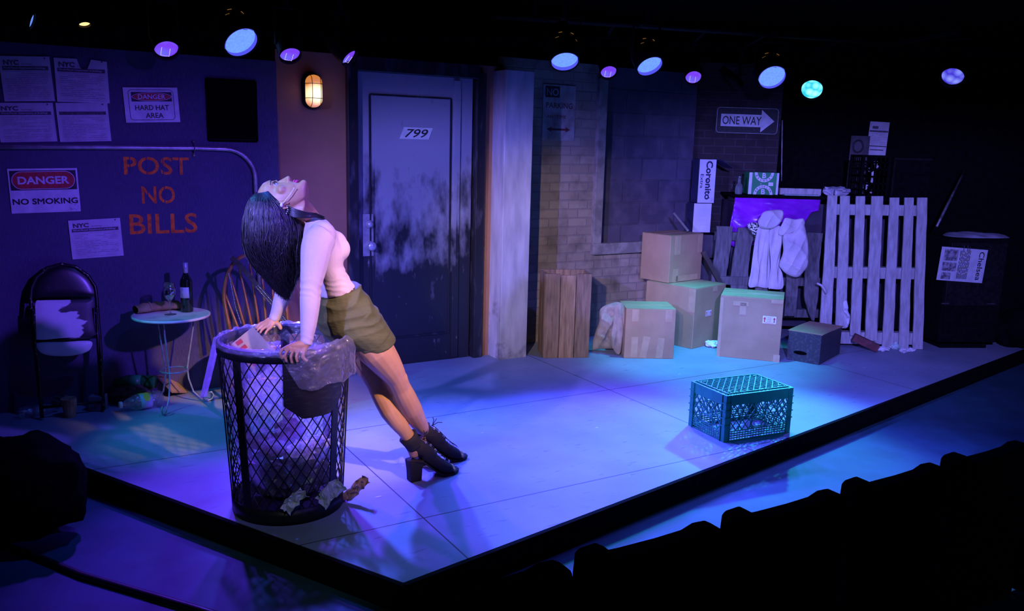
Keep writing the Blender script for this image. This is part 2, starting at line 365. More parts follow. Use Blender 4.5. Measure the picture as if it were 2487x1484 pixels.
# brick
def brickmat(name, c1, c2, mortar, bw, rh, ms, axis='x', bump=0.6, stain=None):
    m, N, L, b = node_mat(name)
    tc = N.new('ShaderNodeTexCoord'); sp = N.new('ShaderNodeSeparateXYZ'); L.new(tc.outputs['Object'], sp.inputs[0])
    cb = N.new('ShaderNodeCombineXYZ'); L.new(sp.outputs[0], cb.inputs[0]); L.new(sp.outputs[2], cb.inputs[1])
    t = N.new('ShaderNodeTexBrick'); L.new(cb.outputs[0], t.inputs['Vector']); t.inputs['Scale'].default_value = 1.0
    t.inputs['Brick Width'].default_value = bw; t.inputs['Row Height'].default_value = rh; t.inputs['Mortar Size'].default_value = ms; t.inputs['Mortar Smooth'].default_value = 0.3
    t.inputs['Color1'].default_value = (*c1, 1); t.inputs['Color2'].default_value = (*c2, 1); t.inputs['Mortar'].default_value = (*mortar, 1)
    c = mixc(N, L, ramp_(N, L, noise_(N, L, tc.outputs['Object'], 7, 8), 0.45, 0.75), t.outputs['Color'], stain or (c1[0]*0.4, c1[1]*0.4, c1[2]*0.4))
    L.new(c, b.inputs['Base Color']); b.inputs['Roughness'].default_value = 0.85
    h = math_(N, L, 'SUBTRACT', math_(N, L, 'MULTIPLY', noise_(N, L, tc.outputs['Object'], 30), 0.3), t.outputs['Fac']); bump_(N, L, b, h, bump, 0.012)
    return m
BV = 6.08                                          # the brick stands a little further back
yb = brickmat('yellow_tan_brick', (0.35, 0.28, 0.24), (0.27, 0.215, 0.185), (0.25, 0.21, 0.20), 0.20, 0.077, 0.007)
gb = brickmat('grey_block', (0.085, 0.075, 0.12), (0.06, 0.052, 0.09), (0.055, 0.05, 0.08), 0.42, 0.20, 0.009, bump=0.5, stain=(0.12, 0.10, 0.15))
mb = MB(); mb.box((4.00, BV+0.05, 1.13), (1.06, 0.1, 2.5)); mb.box((5.09, BV+0.05, 0.32), (1.12, 0.1, 0.88))
tag(mb.build('wall_brick', yb, rotz=STA), kind='structure')
mb = MB(); mb.box((5.09, BV+0.09, 1.57), (1.11, 0.06, 1.62)); tag(mb.build('window_1', gb, rotz=STA), kind='structure')
framew = M('chalky_window_frame', (0.30, 0.27, 0.27), 0.8, c2=(0.18, 0.16, 0.16), scale=10, bump=0.2, bscale=50)
wf = MB(); wf.box((4.495, BV-0.01, 1.52), (0.088, 0.06, 1.50)); tag(wf.build('trim_3', framew, rotz=STA, bevel=0.004), kind='structure')
wf = MB(); wf.box((5.05, BV-0.014, 0.80), (1.20, 0.075, 0.10)); tag(wf.build('trim_4', framew, rotz=STA, bevel=0.004), kind='structure')
db = brickmat('dark_red_brick', (0.035, 0.022, 0.025), (0.025, 0.018, 0.02), (0.045, 0.04, 0.045), 0.20, 0.072, 0.010)
mb = MB(); mb.box((2.02, 8.35, 1.2), (1.0, 0.1, 2.6)); tag(mb.build('wall_rear', db), kind='structure')
mb = MB(); mb.box((2.2, 8.85, 1.25), (10, 0.1, 2.8)); tag(mb.build('wall_back', black), kind='structure')

# door, worn grey-blue over black
m, N, L, b = node_mat('distressed_door_paint')
tc = N.new('ShaderNodeTexCoord'); sp = N.new('ShaderNodeSeparateXYZ'); L.new(tc.outputs['Object'], sp.inputs[0])
n1 = noise_(N, L, tc.outputs['Object'], 3.6, 12, (1.5, 1, 0.9)); n2 = noise_(N, L, tc.outputs['Object'], 18, 8, (1.6, 1, 0.6))
f = math_(N, L, 'ADD', math_(N, L, 'ADD', n1, math_(N, L, 'MULTIPLY', n2, 0.3)), math_(N, L, 'MULTIPLY', math_(N, L, 'SUBTRACT', sp.outputs[2], 1.15), 0.50))
ax = math_(N, L, 'ABSOLUTE', math_(N, L, 'SUBTRACT', sp.outputs[0], 0.47))
f = math_(N, L, 'SUBTRACT', f, math_(N, L, 'MULTIPLY', math_(N, L, 'GREATER_THAN', ax, 0.33), 0.09))
c = mixc(N, L, ramp_(N, L, f, 0.47, 0.72), (0.022, 0.022, 0.028), (0.33, 0.33, 0.38))
c = mixc(N, L, ramp_(N, L, n2, 0.66, 0.8), c, (0.24, 0.24, 0.26))
L.new(c, b.inputs['Base Color']); b.inputs['Roughness'].default_value = 0.4
door_p = m
black_paint = M('glossy_black_paint', (0.018, 0.018, 0.022), 0.35, c2=(0.10, 0.10, 0.12), scale=9, lo=0.55, hi=0.8, stretch=(2, 2, 0.6))
d = wallthing('door_1', None, None, 2.20, 0.0); d['kind'] = 'structure'
W_, H_ = 0.94, 2.17
mb = MB(); mb.box((0.47, 0.05, H_/2+0.004), (W_-0.012, 0.04, H_)); slab = mb.build('door_slab', door_p, d)
mb = MB()                                                              # flat mouldings round the two sunk panels
for x0, x1, z0, z1 in ((0.10, 0.75, 0.22, 2.02),):
    for p, q in (((x0, z0), (x1, z0)), ((x1, z0), (x1, z1)), ((x1, z1), (x0, z1)), ((x0, z1), (x0, z0))):
        mb.bar((p[0], 0.028, p[1]), (q[0], 0.028, q[1]), 0.014, 0.014, (0, 1, 0))
mb.build('panel_moulding', black_paint, d, bevel=0.003)
mb = MB(); mb.box((0.80, 0.024, 1.085), (0.055, 0.02, 2.14)); mb.build('hinge_stile', door_p, d, bevel=0.003)
mb = MB(); mb.box((-0.045, 0.02, 1.11), (0.075, 0.10, 2.22)); mb.build('door_jamb', black_paint, d, bevel=0.004)
mb = MB(); mb.box((0.985, 0.02, 1.11), (0.075, 0.10, 2.22)); mb.build('door_jamb', black_paint, d, bevel=0.004)
mb = MB(); mb.box((0.47, 0.02, 2.225), (0.99, 0.10, 0.10)); mb.build('door_head', black_paint, d, bevel=0.004)
u0, z0 = onwall(897, 572); lx = u0-2.20
mb = MB(); mb.box((lx, 0.026, z0), (0.085, 0.006, 0.31)); lp = mb.build('lock_plate', M('brushed_plate', (0.38, 0.38, 0.42), 0.45, 0.2, c2=(0.28, 0.28, 0.32), scale=20), d, bevel=0.002)
for zz, big in ((onwall(900, 545)[1], 0), (onwall(902, 597)[1], 1)):
    mb = MB(); T = Matrix.Translation((lx+0.008, 0.023, zz)) @ Matrix.Rotation(R_(90), 4, 'X')
    if big: mb.lathe([(0.034, 0), (0.034, 0.006), (0.016, 0.012), (0.014, 0.03), (0.03, 0.042), (0.034, 0.058), (0.026, 0.07), (0.0, 0.073)], T=T)
    else: mb.lathe([(0.031, 0), (0.029, 0.016), (0.02, 0.024), (0.02, 0.03), (0.0, 0.031)], T=T)
    mb.build('door_knob' if big else 'deadbolt', M('satin_knob', (0.55, 0.55, 0.6), 0.3, 0.4), d)
un, zn = onwall(1015, 324); nw, nh = 0.235, 0.085
mb = MB(); T = facing(0.028, un-2.20, zn)
mb.prism([(-nw/2-0.018, -nh/2), (nw/2-0.018, -nh/2), (nw/2+0.018, nh/2), (-nw/2+0.018, nh/2)], 0.003, T); pq = mb.build('number_plate', M('number_plate_white', (0.72, 0.74, 0.72), 0.4, c2=(0.62, 0.64, 0.62), scale=20), d)
mb = MB(); mb.text('799', 0.062, frame((un-2.20, 0.0245, zn), (1, 0, 0), (0, 0, 1)), w=0.19, shear=0.35, bold=0.012); mb.build('door_number', ink, pq)
# ============================================================ THINGS ON THE WALLS
def wall_rect(TL, TR, BL, v=WV):
    a = onwall(*TL, v); b_ = onwall(*TR, v); c = onwall(*BL, v)
    w_ = math.hypot(b_[0]-a[0], b_[1]-a[1]); h_ = math.hypot(c[0]-a[0], c[1]-a[1]); t = math.atan2(b_[1]-a[1], b_[0]-a[0])
    cu = (b_[0]+c[0])/2; cz = (b_[1]+c[1])/2
    return cu, cz, w_, h_, t
def prints(mb, x0, x1, z0, z1, n, rng, mi=1, y=-0.0035, th=0.0022):             # rows of illegible small print
    for i in range(n):
        z = z0+(z1-z0)*(i+0.5)/n; x = x0
        while x < x1-0.01:
            ln = rng.uniform(0.02, 0.09)
            if rng.random() < 0.82: e = min(x+ln, x1); mb.box(((x+e)/2, y, z), (e-x, 0.0006, th), mi)
            x += ln+0.008
paper_m = M('permit_paper', (0.66, 0.64, 0.66), 0.6, c2=(0.55, 0.53, 0.56), scale=9, bump=0.1, bscale=18)
paper_ink = M('permit_ink', (0.07, 0.06, 0.07), 0.7, c2=(0.13, 0.12, 0.13), scale=60)
grey_ink = M('faded_print', (0.30, 0.28, 0.30), 0.7, c2=(0.42, 0.40, 0.42), scale=50)
def permit(TL, TR, BL, label, seed, head=True, header=True, notch=False):
    u, z, w_, h_, t = wall_rect(TL, TR, BL, WV-0.004)
    o = wallthing('permit_notice', label, 'notice', u, z, WV-0.006, t, 'building permits on the blue wall')
    rng = random.Random(seed); mb = MB()
    if notch:
        pl = [(-w_/2, -h_/2), (w_/2, -h_/2), (w_/2, h_/2-0.008), (w_*0.2, h_/2), (w_*0.09, h_/2-0.075), (-w_*0.02, h_/2-0.05), (-w_*0.07, h_/2), (-w_/2, h_/2)]
        mb.prism(pl, 0.003, facing(0.0015))
    else: mb.box((0, 0, 0), (w_, 0.003, h_))
    mb.build('paper_sheet', paper_m, o)
    mb = MB(); zt = h_/2
    if head: mb.text('NYC', h_*0.115, facing(-0.003, -w_*0.27, zt-h_*0.14), w=w_*0.30, bold=0.045)
    if head: mb.text('Buildings', h_*0.035, facing(-0.003, w_*0.03, zt-h_*0.175), w=w_*0.2)
    if mb.V: mb.build('city_lettering', paper_ink, o)
    mb = MB()
    if header:
        mb.box((-0.0, -0.003, zt-h_*0.265), (w_*0.90, 0.001, h_*0.085)); band = mb.build('header_band', paper_ink, o)
        if head:
            mb = MB(); mb.text('Work Permit Department of Buildings', h_*0.05, facing(-0.0042, -w_*0.02, zt-h_*0.265), w=w_*0.82, bold=0.01); mb.build('header_lettering', white_print, band)
    mb = MB(); prints(mb, -w_*0.42, w_*0.42, -h_*0.42, zt-h_*0.36, 13, rng, 0, -0.0032, h_*0.012)
    for zz in (-h_*0.45, h_*0.16):
        mb.box((0, -0.003, zz), (w_*0.88, 0.0006, 0.0015))
    mb.build('small_print', grey_ink, o)
    mb = MB(); mb.lathe([(0.004, 0), (0.003, 0.003), (0, 0.004)], 8, T=facing(-0.0015, w_*0.40, h_*0.46)); mb.build('thumb_tack', blackmetal, o)
permit((2, 136), (126, 138), (4, 246), 'building permit sheet cut off by the picture edge, upper row over the conduit', 1)
permit((131, 140), (260, 147), (138, 247), 'building permit with a dark bite out of its top edge, above the conduit', 2, notch=True)
permit((-6, 250), (133, 250), (-4, 346), 'building permit sheet cut off by the picture edge, touching the conduit', 3)
permit((138, 250), (264, 250), (142, 345), 'permit page with only a thin header line, just above the conduit', 4, head=False)
permit((166, 536), (292, 529), (175, 630), 'single pale building permit hanging crooked below the no-smoking sign', 5)

def danger_sign(TL, TR, BL, label, lines, big):
    u, z, w_, h_, t = wall_rect(TL, TR, BL, WV-0.004)
    o = wallthing('danger_sign', label, 'sign', u, z, WV-0.006, t)
    mb = MB(); r = 0.012; mb.box((0, 0, 0), (w_, 0.003, h_)); mb.build('sign_plate', white_print, o, bevel=0.001)
    if big:
        mb = MB(); zc = h_*0.235; hh = h_*0.44; mb.box((0, -0.0022, zc), (w_*0.95, 0.001, hh)); pn = mb.build('header_panel', ink, o)
        def stad(ww, h2): return [(math.copysign(ww/2-h2/2, math.cos(a))+h2/2*math.cos(a), h2/2*math.sin(a)) for a in [2*math.pi*(i+0.5)/28 for i in range(28)]]
        mb = MB(); mb.prism(stad(w_*0.91, hh*0.92), 0.0005, facing(-0.0028, 0, zc)); mb.build('white_rim', white_print, pn)
        mb = MB(); mb.prism(stad(w_*0.89, hh*0.86), 0.0005, facing(-0.0034, 0, zc)); mb.build('red_oval', red_print, pn)
        mb = MB(); mb.text('DANGER', hh*0.40, facing(-0.0042, 0, zc), w=w_*0.74, bold=0.03); mb.build('danger_lettering', white_print, pn)
        mb = MB(); mb.text('NO SMOKING', h_*0.135, facing(-0.0024, 0, -h_*0.24), w=w_*0.94, bold=0.045); mb.build('lettering', ink, o)
        mb = MB(); rng = random.Random(5)
        for i in range(26): mb.box((w_*0.42+rng.uniform(-.03, .02), -0.0024, -h_*0.38+rng.uniform(-.025, .02)), (rng.uniform(.002, .008), .0006, rng.uniform(.002, .006)))
        mb.build('dirt_smudge', grey_ink, o)
    else:
        mb = MB(); bw = 0.003; a, c = w_*0.41, h_*0.43
        pts = []
        for cx, cz, a0 in ((a-0.02, c-0.02, 0), (-a+0.02, c-0.02, 90), (-a+0.02, -c+0.02, 180), (a-0.02, -c+0.02, 270)):
            for k in range(5): an = R_(a0+22.5*k); pts.append((cx+0.02*math.cos(an), -0.0022, cz+0.02*math.sin(an)))
        mb.tube(pts, bw/2, 5, closed=True); mb.build('border_line', ink, o)
        zc = h_*0.235; hh = h_*0.27
        mb = MB(); mb.box((0.003, -0.0022, zc), (w_*0.74, 0.001, hh)); pn = mb.build('header_panel', ink, o)
        ov = [(w_*0.365*math.cos(2*math.pi*i/30), hh*0.46*math.sin(2*math.pi*i/30)) for i in range(30)]
        mb = MB(); mb.prism(ov, 0.0005, facing(-0.0028, 0.003, zc)); mb.build('white_rim', white_print, pn)
        mb = MB(); mb.prism([(x*0.97, y*0.9) for x, y in ov], 0.0005, facing(-0.0034, 0.003, zc)); mb.build('red_oval', red_print, pn)
        mb = MB(); mb.text('DANGER', hh*0.5, facing(-0.0042, 0.003, zc), w=w_*0.50, bold=0.01); mb.build('danger_lettering', white_print, pn)
        mb = MB(); mb.text('HARD HAT', h_*0.145, facing(-0.0024, 0, -h_*0.075), w=w_*0.62, bold=0.015); mb.build('lettering', ink, o); mb = MB(); mb.text('AREA', h_*0.145, facing(-0.0024, 0.01, -h_*0.30), w=w_*0.33, bold=0.015); mb.build('lettering', ink, o)
danger_sign((18, 410), (188, 408), (27, 519), 'white sign with red oval reading danger no smoking, above the folded chair', None, True)
danger_sign((299, 212), (432, 213), (304, 298), 'smaller bordered sign reading danger hard hat area, left of the black square', None, False)

# stencilled words, straight on the wall
orange = M('orange_stencil_paint', (1.0, 0.22, 0.02), 0.8, c2=(0.6, 0.11, 0.015), scale=30, lo=0.4, hi=0.65)
o = wallthing('painted_lettering', 'orange stencilled words post no bills sprayed on the blue wall', 'lettering', *onwall(385, 470), WV-0.0005)
cu, cz = onwall(385, 470)
for word, tl, br in (('POST', (299, 380), (460, 425)), ('NO', (343, 452), (426, 494)), ('BILLS', (313, 520), (480, 565))):
    a = onwall(*tl); b_ = onwall(*br); mb = MB()
    mb.text(word, a[1]-b_[1], facing(-0.0008, (a[0]+b_[0])/2-cu, (a[1]+b_[1])/2-cz), w=b_[0]-a[0], bold=0.012)
    # stencil bridges show the wall through
    mb.build('stencil_word', orange, o)
    br_ = MB()
    for k in range(len(word)*2):
        x = a[0]+(b_[0]-a[0])*(k+0.5)/(len(word)*2)
        if k % 2 == 0 and word != 'BILLS': br_.box((x-cu+0.012, -0.0018, (a[1]+b_[1])/2-cz), (0.006, 0.0006, a[1]-b_[1]))
    if br_.V: br_.build('stencil_bridge', MAT['blue_grey_scenic_paint'], o)

# conduit with its elbow and strap
o = wallthing('conduit_pipe', 'grey metal conduit running along the wall and bending down behind the woman', 'pipe', *onwall(480, 360), WV)
ou, oz = onwall(480, 360); pts = []
for x, y in ((-60, 357), (100, 357), (300, 358), (480, 360), (545, 362)): u, z = onwall(x, y); pts.append((u-ou, -0.022, z-oz))
e = pts[-1]; rr = 0.19
for k in range(1, 9): a = R_(90-90*k/8); pts.append((e[0]+rr*math.cos(a), -0.022, e[2]-rr+rr*math.sin(a)))
pts.append((e[0]+rr+0.004, -0.022, -0.95))
mb = MB(); mb.tube(pts, 0.0135, 12); mb.build('pipe', M('galvanised_conduit', (0.52, 0.52, 0.54), 0.35, 0.55, c2=(0.34, 0.32, 0.34), scale=14), o)
mb = MB(); x = onwall(470, 360)[0]-ou
mb.tube([(x, -0.004, 0.045), (x, -0.004, 0.018), (x, -0.03, 0.016), (x, -0.038, 0), (x, -0.03, -0.016), (x, -0.004, -0.018), (x, -0.004, -0.045)], 0.007, 6, flat=0.35)
mb.lathe([(0.011, 0), (0.011, 0.004), (0, 0.005)], 10, T=facing(-0.003, x, 0.042)); mb.lathe([(0.011, 0), (0.011, 0.004), (0, 0.005)], 10, T=facing(-0.003, x, -0.042)); mb.build('strap', steel, o)

# black square hole cover
u, z, w_, h_, t = wall_rect((500, 193), (622, 193), (504, 346))
o = wallthing('blackout_board', 'square matt black panel on the wall between hard hat sign and lamp', 'panel', u, z, WV-0.004, 0)
mb = MB(); mb.box((0, 0, 0), (w_-0.03, 0.008, h_-0.03)); mb.build('board', M('deep_black_flock', (0.003, 0.003, 0.003), 0.95, spec=0.0), o)
mb = MB()
for p, q in (((-1, -1), (1, -1)), ((1, -1), (1, 1)), ((1, 1), (-1, 1)), ((-1, 1), (-1, -1))):
    mb.bar((p[0]*w_/2*0.97, -0.003, p[1]*h_/2*0.975), (q[0]*w_/2*0.97, -0.003, q[1]*h_/2*0.975), 0.014, 0.010, (0, 1, 0))
mb.build('edge_strip', MAT['deep_black_flock'], o)

# bulkhead lamp with cage
u, z = onwall(757, 222)
o = wallthing('bulkhead_lamp', 'glowing oval bulkhead lamp in a wire cage beside the door', 'lamp', u, z, WV+0.02)
def stadium(a, h, n=36):
    out = []
    for i in range(n):
        t_ = 2*math.pi*(i+0.5)/n; out.append((a*math.cos(t_), math.copysign(h-a, math.sin(t_))+a*math.sin(t_)))
    return out
def strings(rs): return [[Vector((x*k, -y, z_*k2)) for x, z_ in stadium(0.052, 0.108)] for k, k2, y in rs]
mb = MB(); mb.rings(strings([(1.25, 1.12, 0.0), (1.25, 1.12, 0.03), (1.12, 1.07, 0.045)])); mb.build('base', blackmetal, o)
glow = bpy.data.materials.new('lit_frosted_glass'); glow.use_nodes = True; N = glow.node_tree.nodes; L = glow.node_tree.links; b = N['Principled BSDF']
b.inputs['Base Color'].default_value = (0.8, 0.6, 0.4, 1); tc = N.new('ShaderNodeTexCoord'); sp = N.new('ShaderNodeSeparateXYZ'); L.new(tc.outputs['Object'], sp.inputs[0])
q = math_(N, L, 'ADD', math_(N, L, 'MULTIPLY', math_(N, L, 'POWER', math_(N, L, 'ADD', sp.outputs[2], 0.02), 2.0), 150.0), math_(N, L, 'MULTIPLY', math_(N, L, 'POWER', sp.outputs[0], 2.0), 150.0))
L.new(mixc(N, L, ramp_(N, L, q, 0.0, 1.0), (1.0, 0.86, 0.52), (0.85, 0.28, 0.05)), b.inputs['Emission Color'])
L.new(math_(N, L, 'MULTIPLY_ADD', ramp_(N, L, q, 1.0, 0.0), 1.4, 0.75), b.inputs['Emission Strength'])
mb = MB(); mb.rings(strings([(1.0, 1.0, 0.04), (1.0, 1.0, 0.075), (0.93, 0.965, 0.10), (0.75, 0.88, 0.118), (0.4, 0.7, 0.127)])); mb.build('glass', glow, o)
mb = MB()
for zz in (-0.048, 0.048):
    mb.tube([(-0.058, -0.03, zz), (-0.057, -0.085, zz), (-0.045, -0.118, zz), (0, -0.136, zz), (0.045, -0.118, zz), (0.057, -0.085, zz), (0.058, -0.03, zz)], 0.0022, 6)
for xx in (-0.03, 0.03):
    mb.tube([(xx, -0.03, 0.108), (xx, -0.09, 0.106), (xx, -0.122, 0.085), (xx, -0.133, 0.04), (xx, -0.133, -0.04), (xx, -0.122, -0.085), (xx, -0.09, -0.106), (xx, -0.03, -0.108)], 0.0022, 6)
mb.build('wire_cage', blackmetal, o)

# no parking sign on the brick
u, z, w_, h_, t = wall_rect((1318, 205), (1397, 207), (1318, 342), BV-0.006)
o = wallthing('parking_sign', 'tall no parking sign with a two-way arrow on the brick wall', 'sign', u, z, BV-0.006, 0)
mb = MB(); mb.box((0, 0, 0), (w_, 0.003, h_)); mb.build('sign_plate', M('rusty_white_enamel', (0.42, 0.38, 0.40), 0.5, c2=(0.22, 0.16, 0.16), scale=8, lo=0.4, hi=0.7), o, bevel=0.001)
mb = MB(); mb.box((-w_*0.22, -0.0022, h_*0.37), (w_*0.44, 0.001, h_*0.2)); bp_ = mb.build('header_panel', ink, o)
mb = MB(); mb.text('NO', h_*0.13, facing(-0.0034, -w_*0.22, h_*0.365), w=w_*0.36, bold=0.01); mb.build('white_lettering', MAT['rusty_white_enamel'], bp_)
mb = MB(); mb.text('PARKING', h_*0.10, facing(-0.0024, 0, h_*0.13), w=w_*0.82, bold=0.01); mb.build('lettering', M('faded_red', (0.16, 0.03, 0.04), 0.6, c2=(0.10, 0.02, 0.03), scale=30), o)
mb = MB(); mb.text('ANYTIME', h_*0.055, facing(-0.0024, -w_*0.08, -h_*0.07), w=w_*0.6); mb.build('lettering', MAT['faded_red'], o)
mb = MB(); T = facing(-0.0024, 0, -h_*0.30); a, k = w_*0.36, h_*0.03
mb.prism([(-a, 0), (-a*0.6, k*1.6), (-a*0.6, k*0.6), (a*0.6, k*0.6), (a*0.6, k*1.6), (a, 0), (a*0.6, -k*1.6), (a*0.6, -k*0.6), (-a*0.6, -k*0.6), (-a*0.6, -k*1.6)], 0.0005, T); mb.build('double_arrow', MAT['faded_red'], o)

# one way sign on the dark rear wall
P = aty(1740, 258, 8.29); Q = aty(1893, 263, 8.29); Rr = aty(1737, 323, 8.29); c = (Q+Rr)/2; w_ = (Q-P).length; h_ = (P-Rr).length
o = thing('one_way_sign', 'black and white one way arrow sign on the dark rear wall', 'sign', c, 0.0, tilt=math.atan2(Q.z-P.z, Q.x-P.x))
mb = MB(); mb.box((0, 0, 0), (w_, 0.003, h_)); mb.build('sign_plate', ink, o, bevel=0.001)
mb = MB(); a, e, rc = w_*0.485, h_*0.47, 0.03; pts = []
for cx, cz, a0 in ((a-rc, e-rc, 0), (-a+rc, e-rc, 90), (-a+rc, -e+rc, 180), (a-rc, -e+rc, 270)):
    for k in range(5): an = R_(a0+22.5*k); pts.append((cx+rc*math.cos(an), -0.0025, cz+rc*math.sin(an)))
mb.tube(pts, 0.0045, 6, closed=True, flat=0.4); mb.build('border_line', white_print, o)
mb = MB(); ah = h_*0.23; mb.prism([(-w_*0.42, -ah), (w_*0.22, -ah), (w_*0.22, -h_*0.42), (w_*0.43, 0), (w_*0.22, h_*0.42), (w_*0.22, ah), (-w_*0.42, ah)], 0.0006, facing(-0.0018)); ar = mb.build('arrow', white_print, o)
mb = MB(); mb.text('ONE WAY', ah*1.35, facing(-0.0028, -w_*0.085, 0), w=w_*0.62, bold=0.008); mb.build('lettering', ink, ar)

# notices far right on a dark board
P = aty(2110, 294, 8.75); Q = aty(2157, 298, 8.75); Rr = aty(2107, 376, 8.75); c = (Q+Rr)/2; w_ = (Q-P).length; h_ = (P-Rr).length
o = thing('posted_notice', 'tall narrow two-part notice posted high on the dark wall above the milk crate', 'notice', c, 0.0, tilt=-0.03)
mb = MB(); mb.box((0, 0, 0), (w_, 0.003, h_)); mb.build('paper_sheet', paper_m, o)
for x_, z_, a_, e_ in ((-0.2, 0.33, 0.3, 0.08), (0, 0.22, 0.95, 0.05), (0, -0.22, 0.95, 0.03), (0, -0.33, 0.7, 0.03)): mb = MB(); mb.box((w_*x_, -0.003, h_*z_), (w_*a_, 0.001, h_*e_)); mb.build('header_band', paper_ink, o)
mb = MB(); prints(mb, -w_*0.42, w_*0.42, -h_*0.18, h_*0.17, 7, random.Random(9), 0, -0.003, 0.004); mb.build('small_print', grey_ink, o)
P = aty(2062, 330, 8.7); Q = aty(2108, 330, 8.7); Rr = aty(2058, 478, 8.7); c = (Q+Rr)/2; w_ = (Q-P).length; h_ = (P-Rr).length
o = thing('graffiti_board', 'dim grey board with dark scrawled loops left of the narrow notice', 'board', c+Vector((0, 0, 0)), 0.0)
mb = MB(); mb.box((0, 0, 0), (w_, 0.012, h_)); mb.build('board', M('dim_grey_board', (0.10, 0.09, 0.10), 0.8, c2=(0.06, 0.055, 0.06), scale=7), o)
mb = MB()
for cx, cz, r_ in ((0, 0.05, 0.05), (0.02, -0.12, 0.045), (-0.02, 0.2, 0.05)): mb.tube([(cx+r_*math.cos(a), -0.008, cz+1.2*r_*math.sin(a)) for a in [2*math.pi*k/16 for k in range(16)]], 0.009, 6, closed=True)
mb.build('scrawl', ink, o)
mb = MB(); mb.tube([aty(1900, 292, 8.27), aty(1898, 440, 8.27)], 0.006, 6); tag(mb.build('wall_edge_line', M('edge_line_grey', (0.35, 0.33, 0.36), 0.5, c2=(0.2, 0.2, 0.2), scale=20)), 'thin tube added for the edge line of the dark brick wall', 'pipe')  # edge line of the wall, drawn as an added tube
# ============================================================ THE PILE AT THE RIGHT
def corner(px, py, z=0.0): return atz(px, py, z)
def carton(name, label, cat, P, ang, w_, dpt, h_, z0=0.0, group=None, m=cardboard, tapes=(), top_seam=True, origin='left'):
    """P: front corner on the floor; the front face runs along ang, the box goes back from it."""
    o = thing(name, label, cat, (P.x, P.y, z0), ang, group)
    mb = MB(); mb.box((w_/2, dpt/2, h_/2), (w_, dpt, h_)); mb.build('carton_body', m, o, bevel=0.004)
    if top_seam:
        mb = MB(); mb.box((w_/2, dpt*0.25, h_+0.002), (w_*0.995, dpt*0.49, 0.003)); mb.box((w_/2, dpt*0.75, h_+0.002), (w_*0.995, dpt*0.49, 0.003)); mb.build('top_flap', m, o, bevel=0.001)
        mb = MB(); mb.box((w_/2, dpt/2, h_+0.004), (w_*0.99, 0.05, 0.0012)); mb.build('packing_tape', tape, o)
    for k, (face, x, z, tw, th, rot) in enumerate(tapes):
        mb = MB()
        if face == 'f': T = frame((x, -0.001, z), (math.cos(rot), 0, math.sin(rot)), (-math.sin(rot), 0, math.cos(rot)))
        elif face == 'l': T = frame((-0.001, x, z), (0, -math.cos(rot), math.sin(rot)), (0, math.sin(rot), math.cos(rot)))
        else: T = frame((w_+0.001, x, z), (0, math.cos(rot), math.sin(rot)), (0, -math.sin(rot), math.cos(rot)))
        mb.box((0, 0, 0), (tw, th, 0.0012), T=T); mb.build('packing_tape', tape, o)
    return o
def fragile(o, T, s=1.0):
    mb = MB(); mb.box((0, 0, 0), (0.105*s, 0.062*s, 0.001), T=T); lb = mb.build('shipping_label', white_print, o)
    mb = MB()
    for sx in (-0.038, 0.038):
        mb.prism([(sx*s-0.004*s, -0.022*s), (sx*s+0.004*s, -0.022*s), (sx*s+0.004*s, 0.005*s), (sx*s+0.011*s, 0.005*s), (sx*s, 0.024*s), (sx*s-0.011*s, 0.005*s), (sx*s-0.004*s, 0.005*s)], 0.0006, T @ Matrix.Translation((0, 0, 0.0006)))
    for i, (t_, hh) in enumerate((('THIS', .008), ('SIDE', .008), ('UP', .008))): mb.text(t_, hh*s, T @ Matrix.Translation((0, (0.016-0.014*i)*s, 0)), w=0.03*s, raise_=0.0011)
    mb.text('FRAGILE', 0.009*s, T @ Matrix.Translation((0, -0.024*s, 0)), w=0.06*s, raise_=0.0011)
    mb.build('label_print', red_print, lb)
# front tall box with arrow label
P = corner(1740, 865); Q = corner(1891, 880); an = math.atan2(Q.y-P.y, Q.x-P.x); W1 = (Q-P).length
bA = carton('cardboard_box', 'large cardboard box with a red fragile arrow label, in front of the pile', 'box', P, an, W1, 0.40, 0.517, group='cardboard boxes in the pile',
            tapes=(('f', W1*0.33, 0.46, 0.12, 0.035, 0.0), ('f', W1*0.37, 0.42, 0.05, 0.10, 0.0), ('f', W1*0.9, 0.50, 0.09, 0.03, 0), ('f', W1*0.96, 0.03, 0.05, 0.06, 0), ('f', 0.012, 0.25, 0.025, 0.5, 0)))
fragile(bA, frame((W1*0.80, -0.001, 0.345), (1, 0, 0), (0, 0, 1)))
# small front box
P = corner(1515, 870); Q = corner(1635, 872); an = math.atan2(Q.y-P.y, Q.x-P.x); W2 = (Q-P).length
carton('cardboard_box', 'smallest cardboard box with strips of tape fanning down its front, beside the burlap', 'box', P, an, W2, 0.34, 0.412, group='cardboard boxes in the pile',
       tapes=(('f', W2*0.19, 0.36, 0.055, 0.10, 0), ('f', W2*0.86, 0.36, 0.055, 0.10, 0), ('f', W2*0.2, 0.095, 0.055, 0.17, 0), ('f', W2*0.41, 0.095, 0.055, 0.18, -0.16), ('f', W2*0.72, 0.09, 0.055, 0.17, -0.08)))
# middle box, corner on
P = corner(1680, 848); an = R_(44)
ex = Vector((math.cos(an), math.sin(an), 0)); ey = Vector((-math.sin(an), math.cos(an), 0))
bM = carton('cardboard_box', 'wide cardboard box standing corner-on behind, carrying another box', 'box', P, an, 0.47, 0.52, 0.526, group='cardboard boxes in the pile',
            tapes=(('l', 0.03, 0.42, 0.07, 0.20, 0), ('f', 0.30, 0.50, 0.07, 0.05, 0)))
fragile(bM, frame((0.22, -0.001, 0.29), (1, 0, 0), (0, 0, 1)), 0.8)
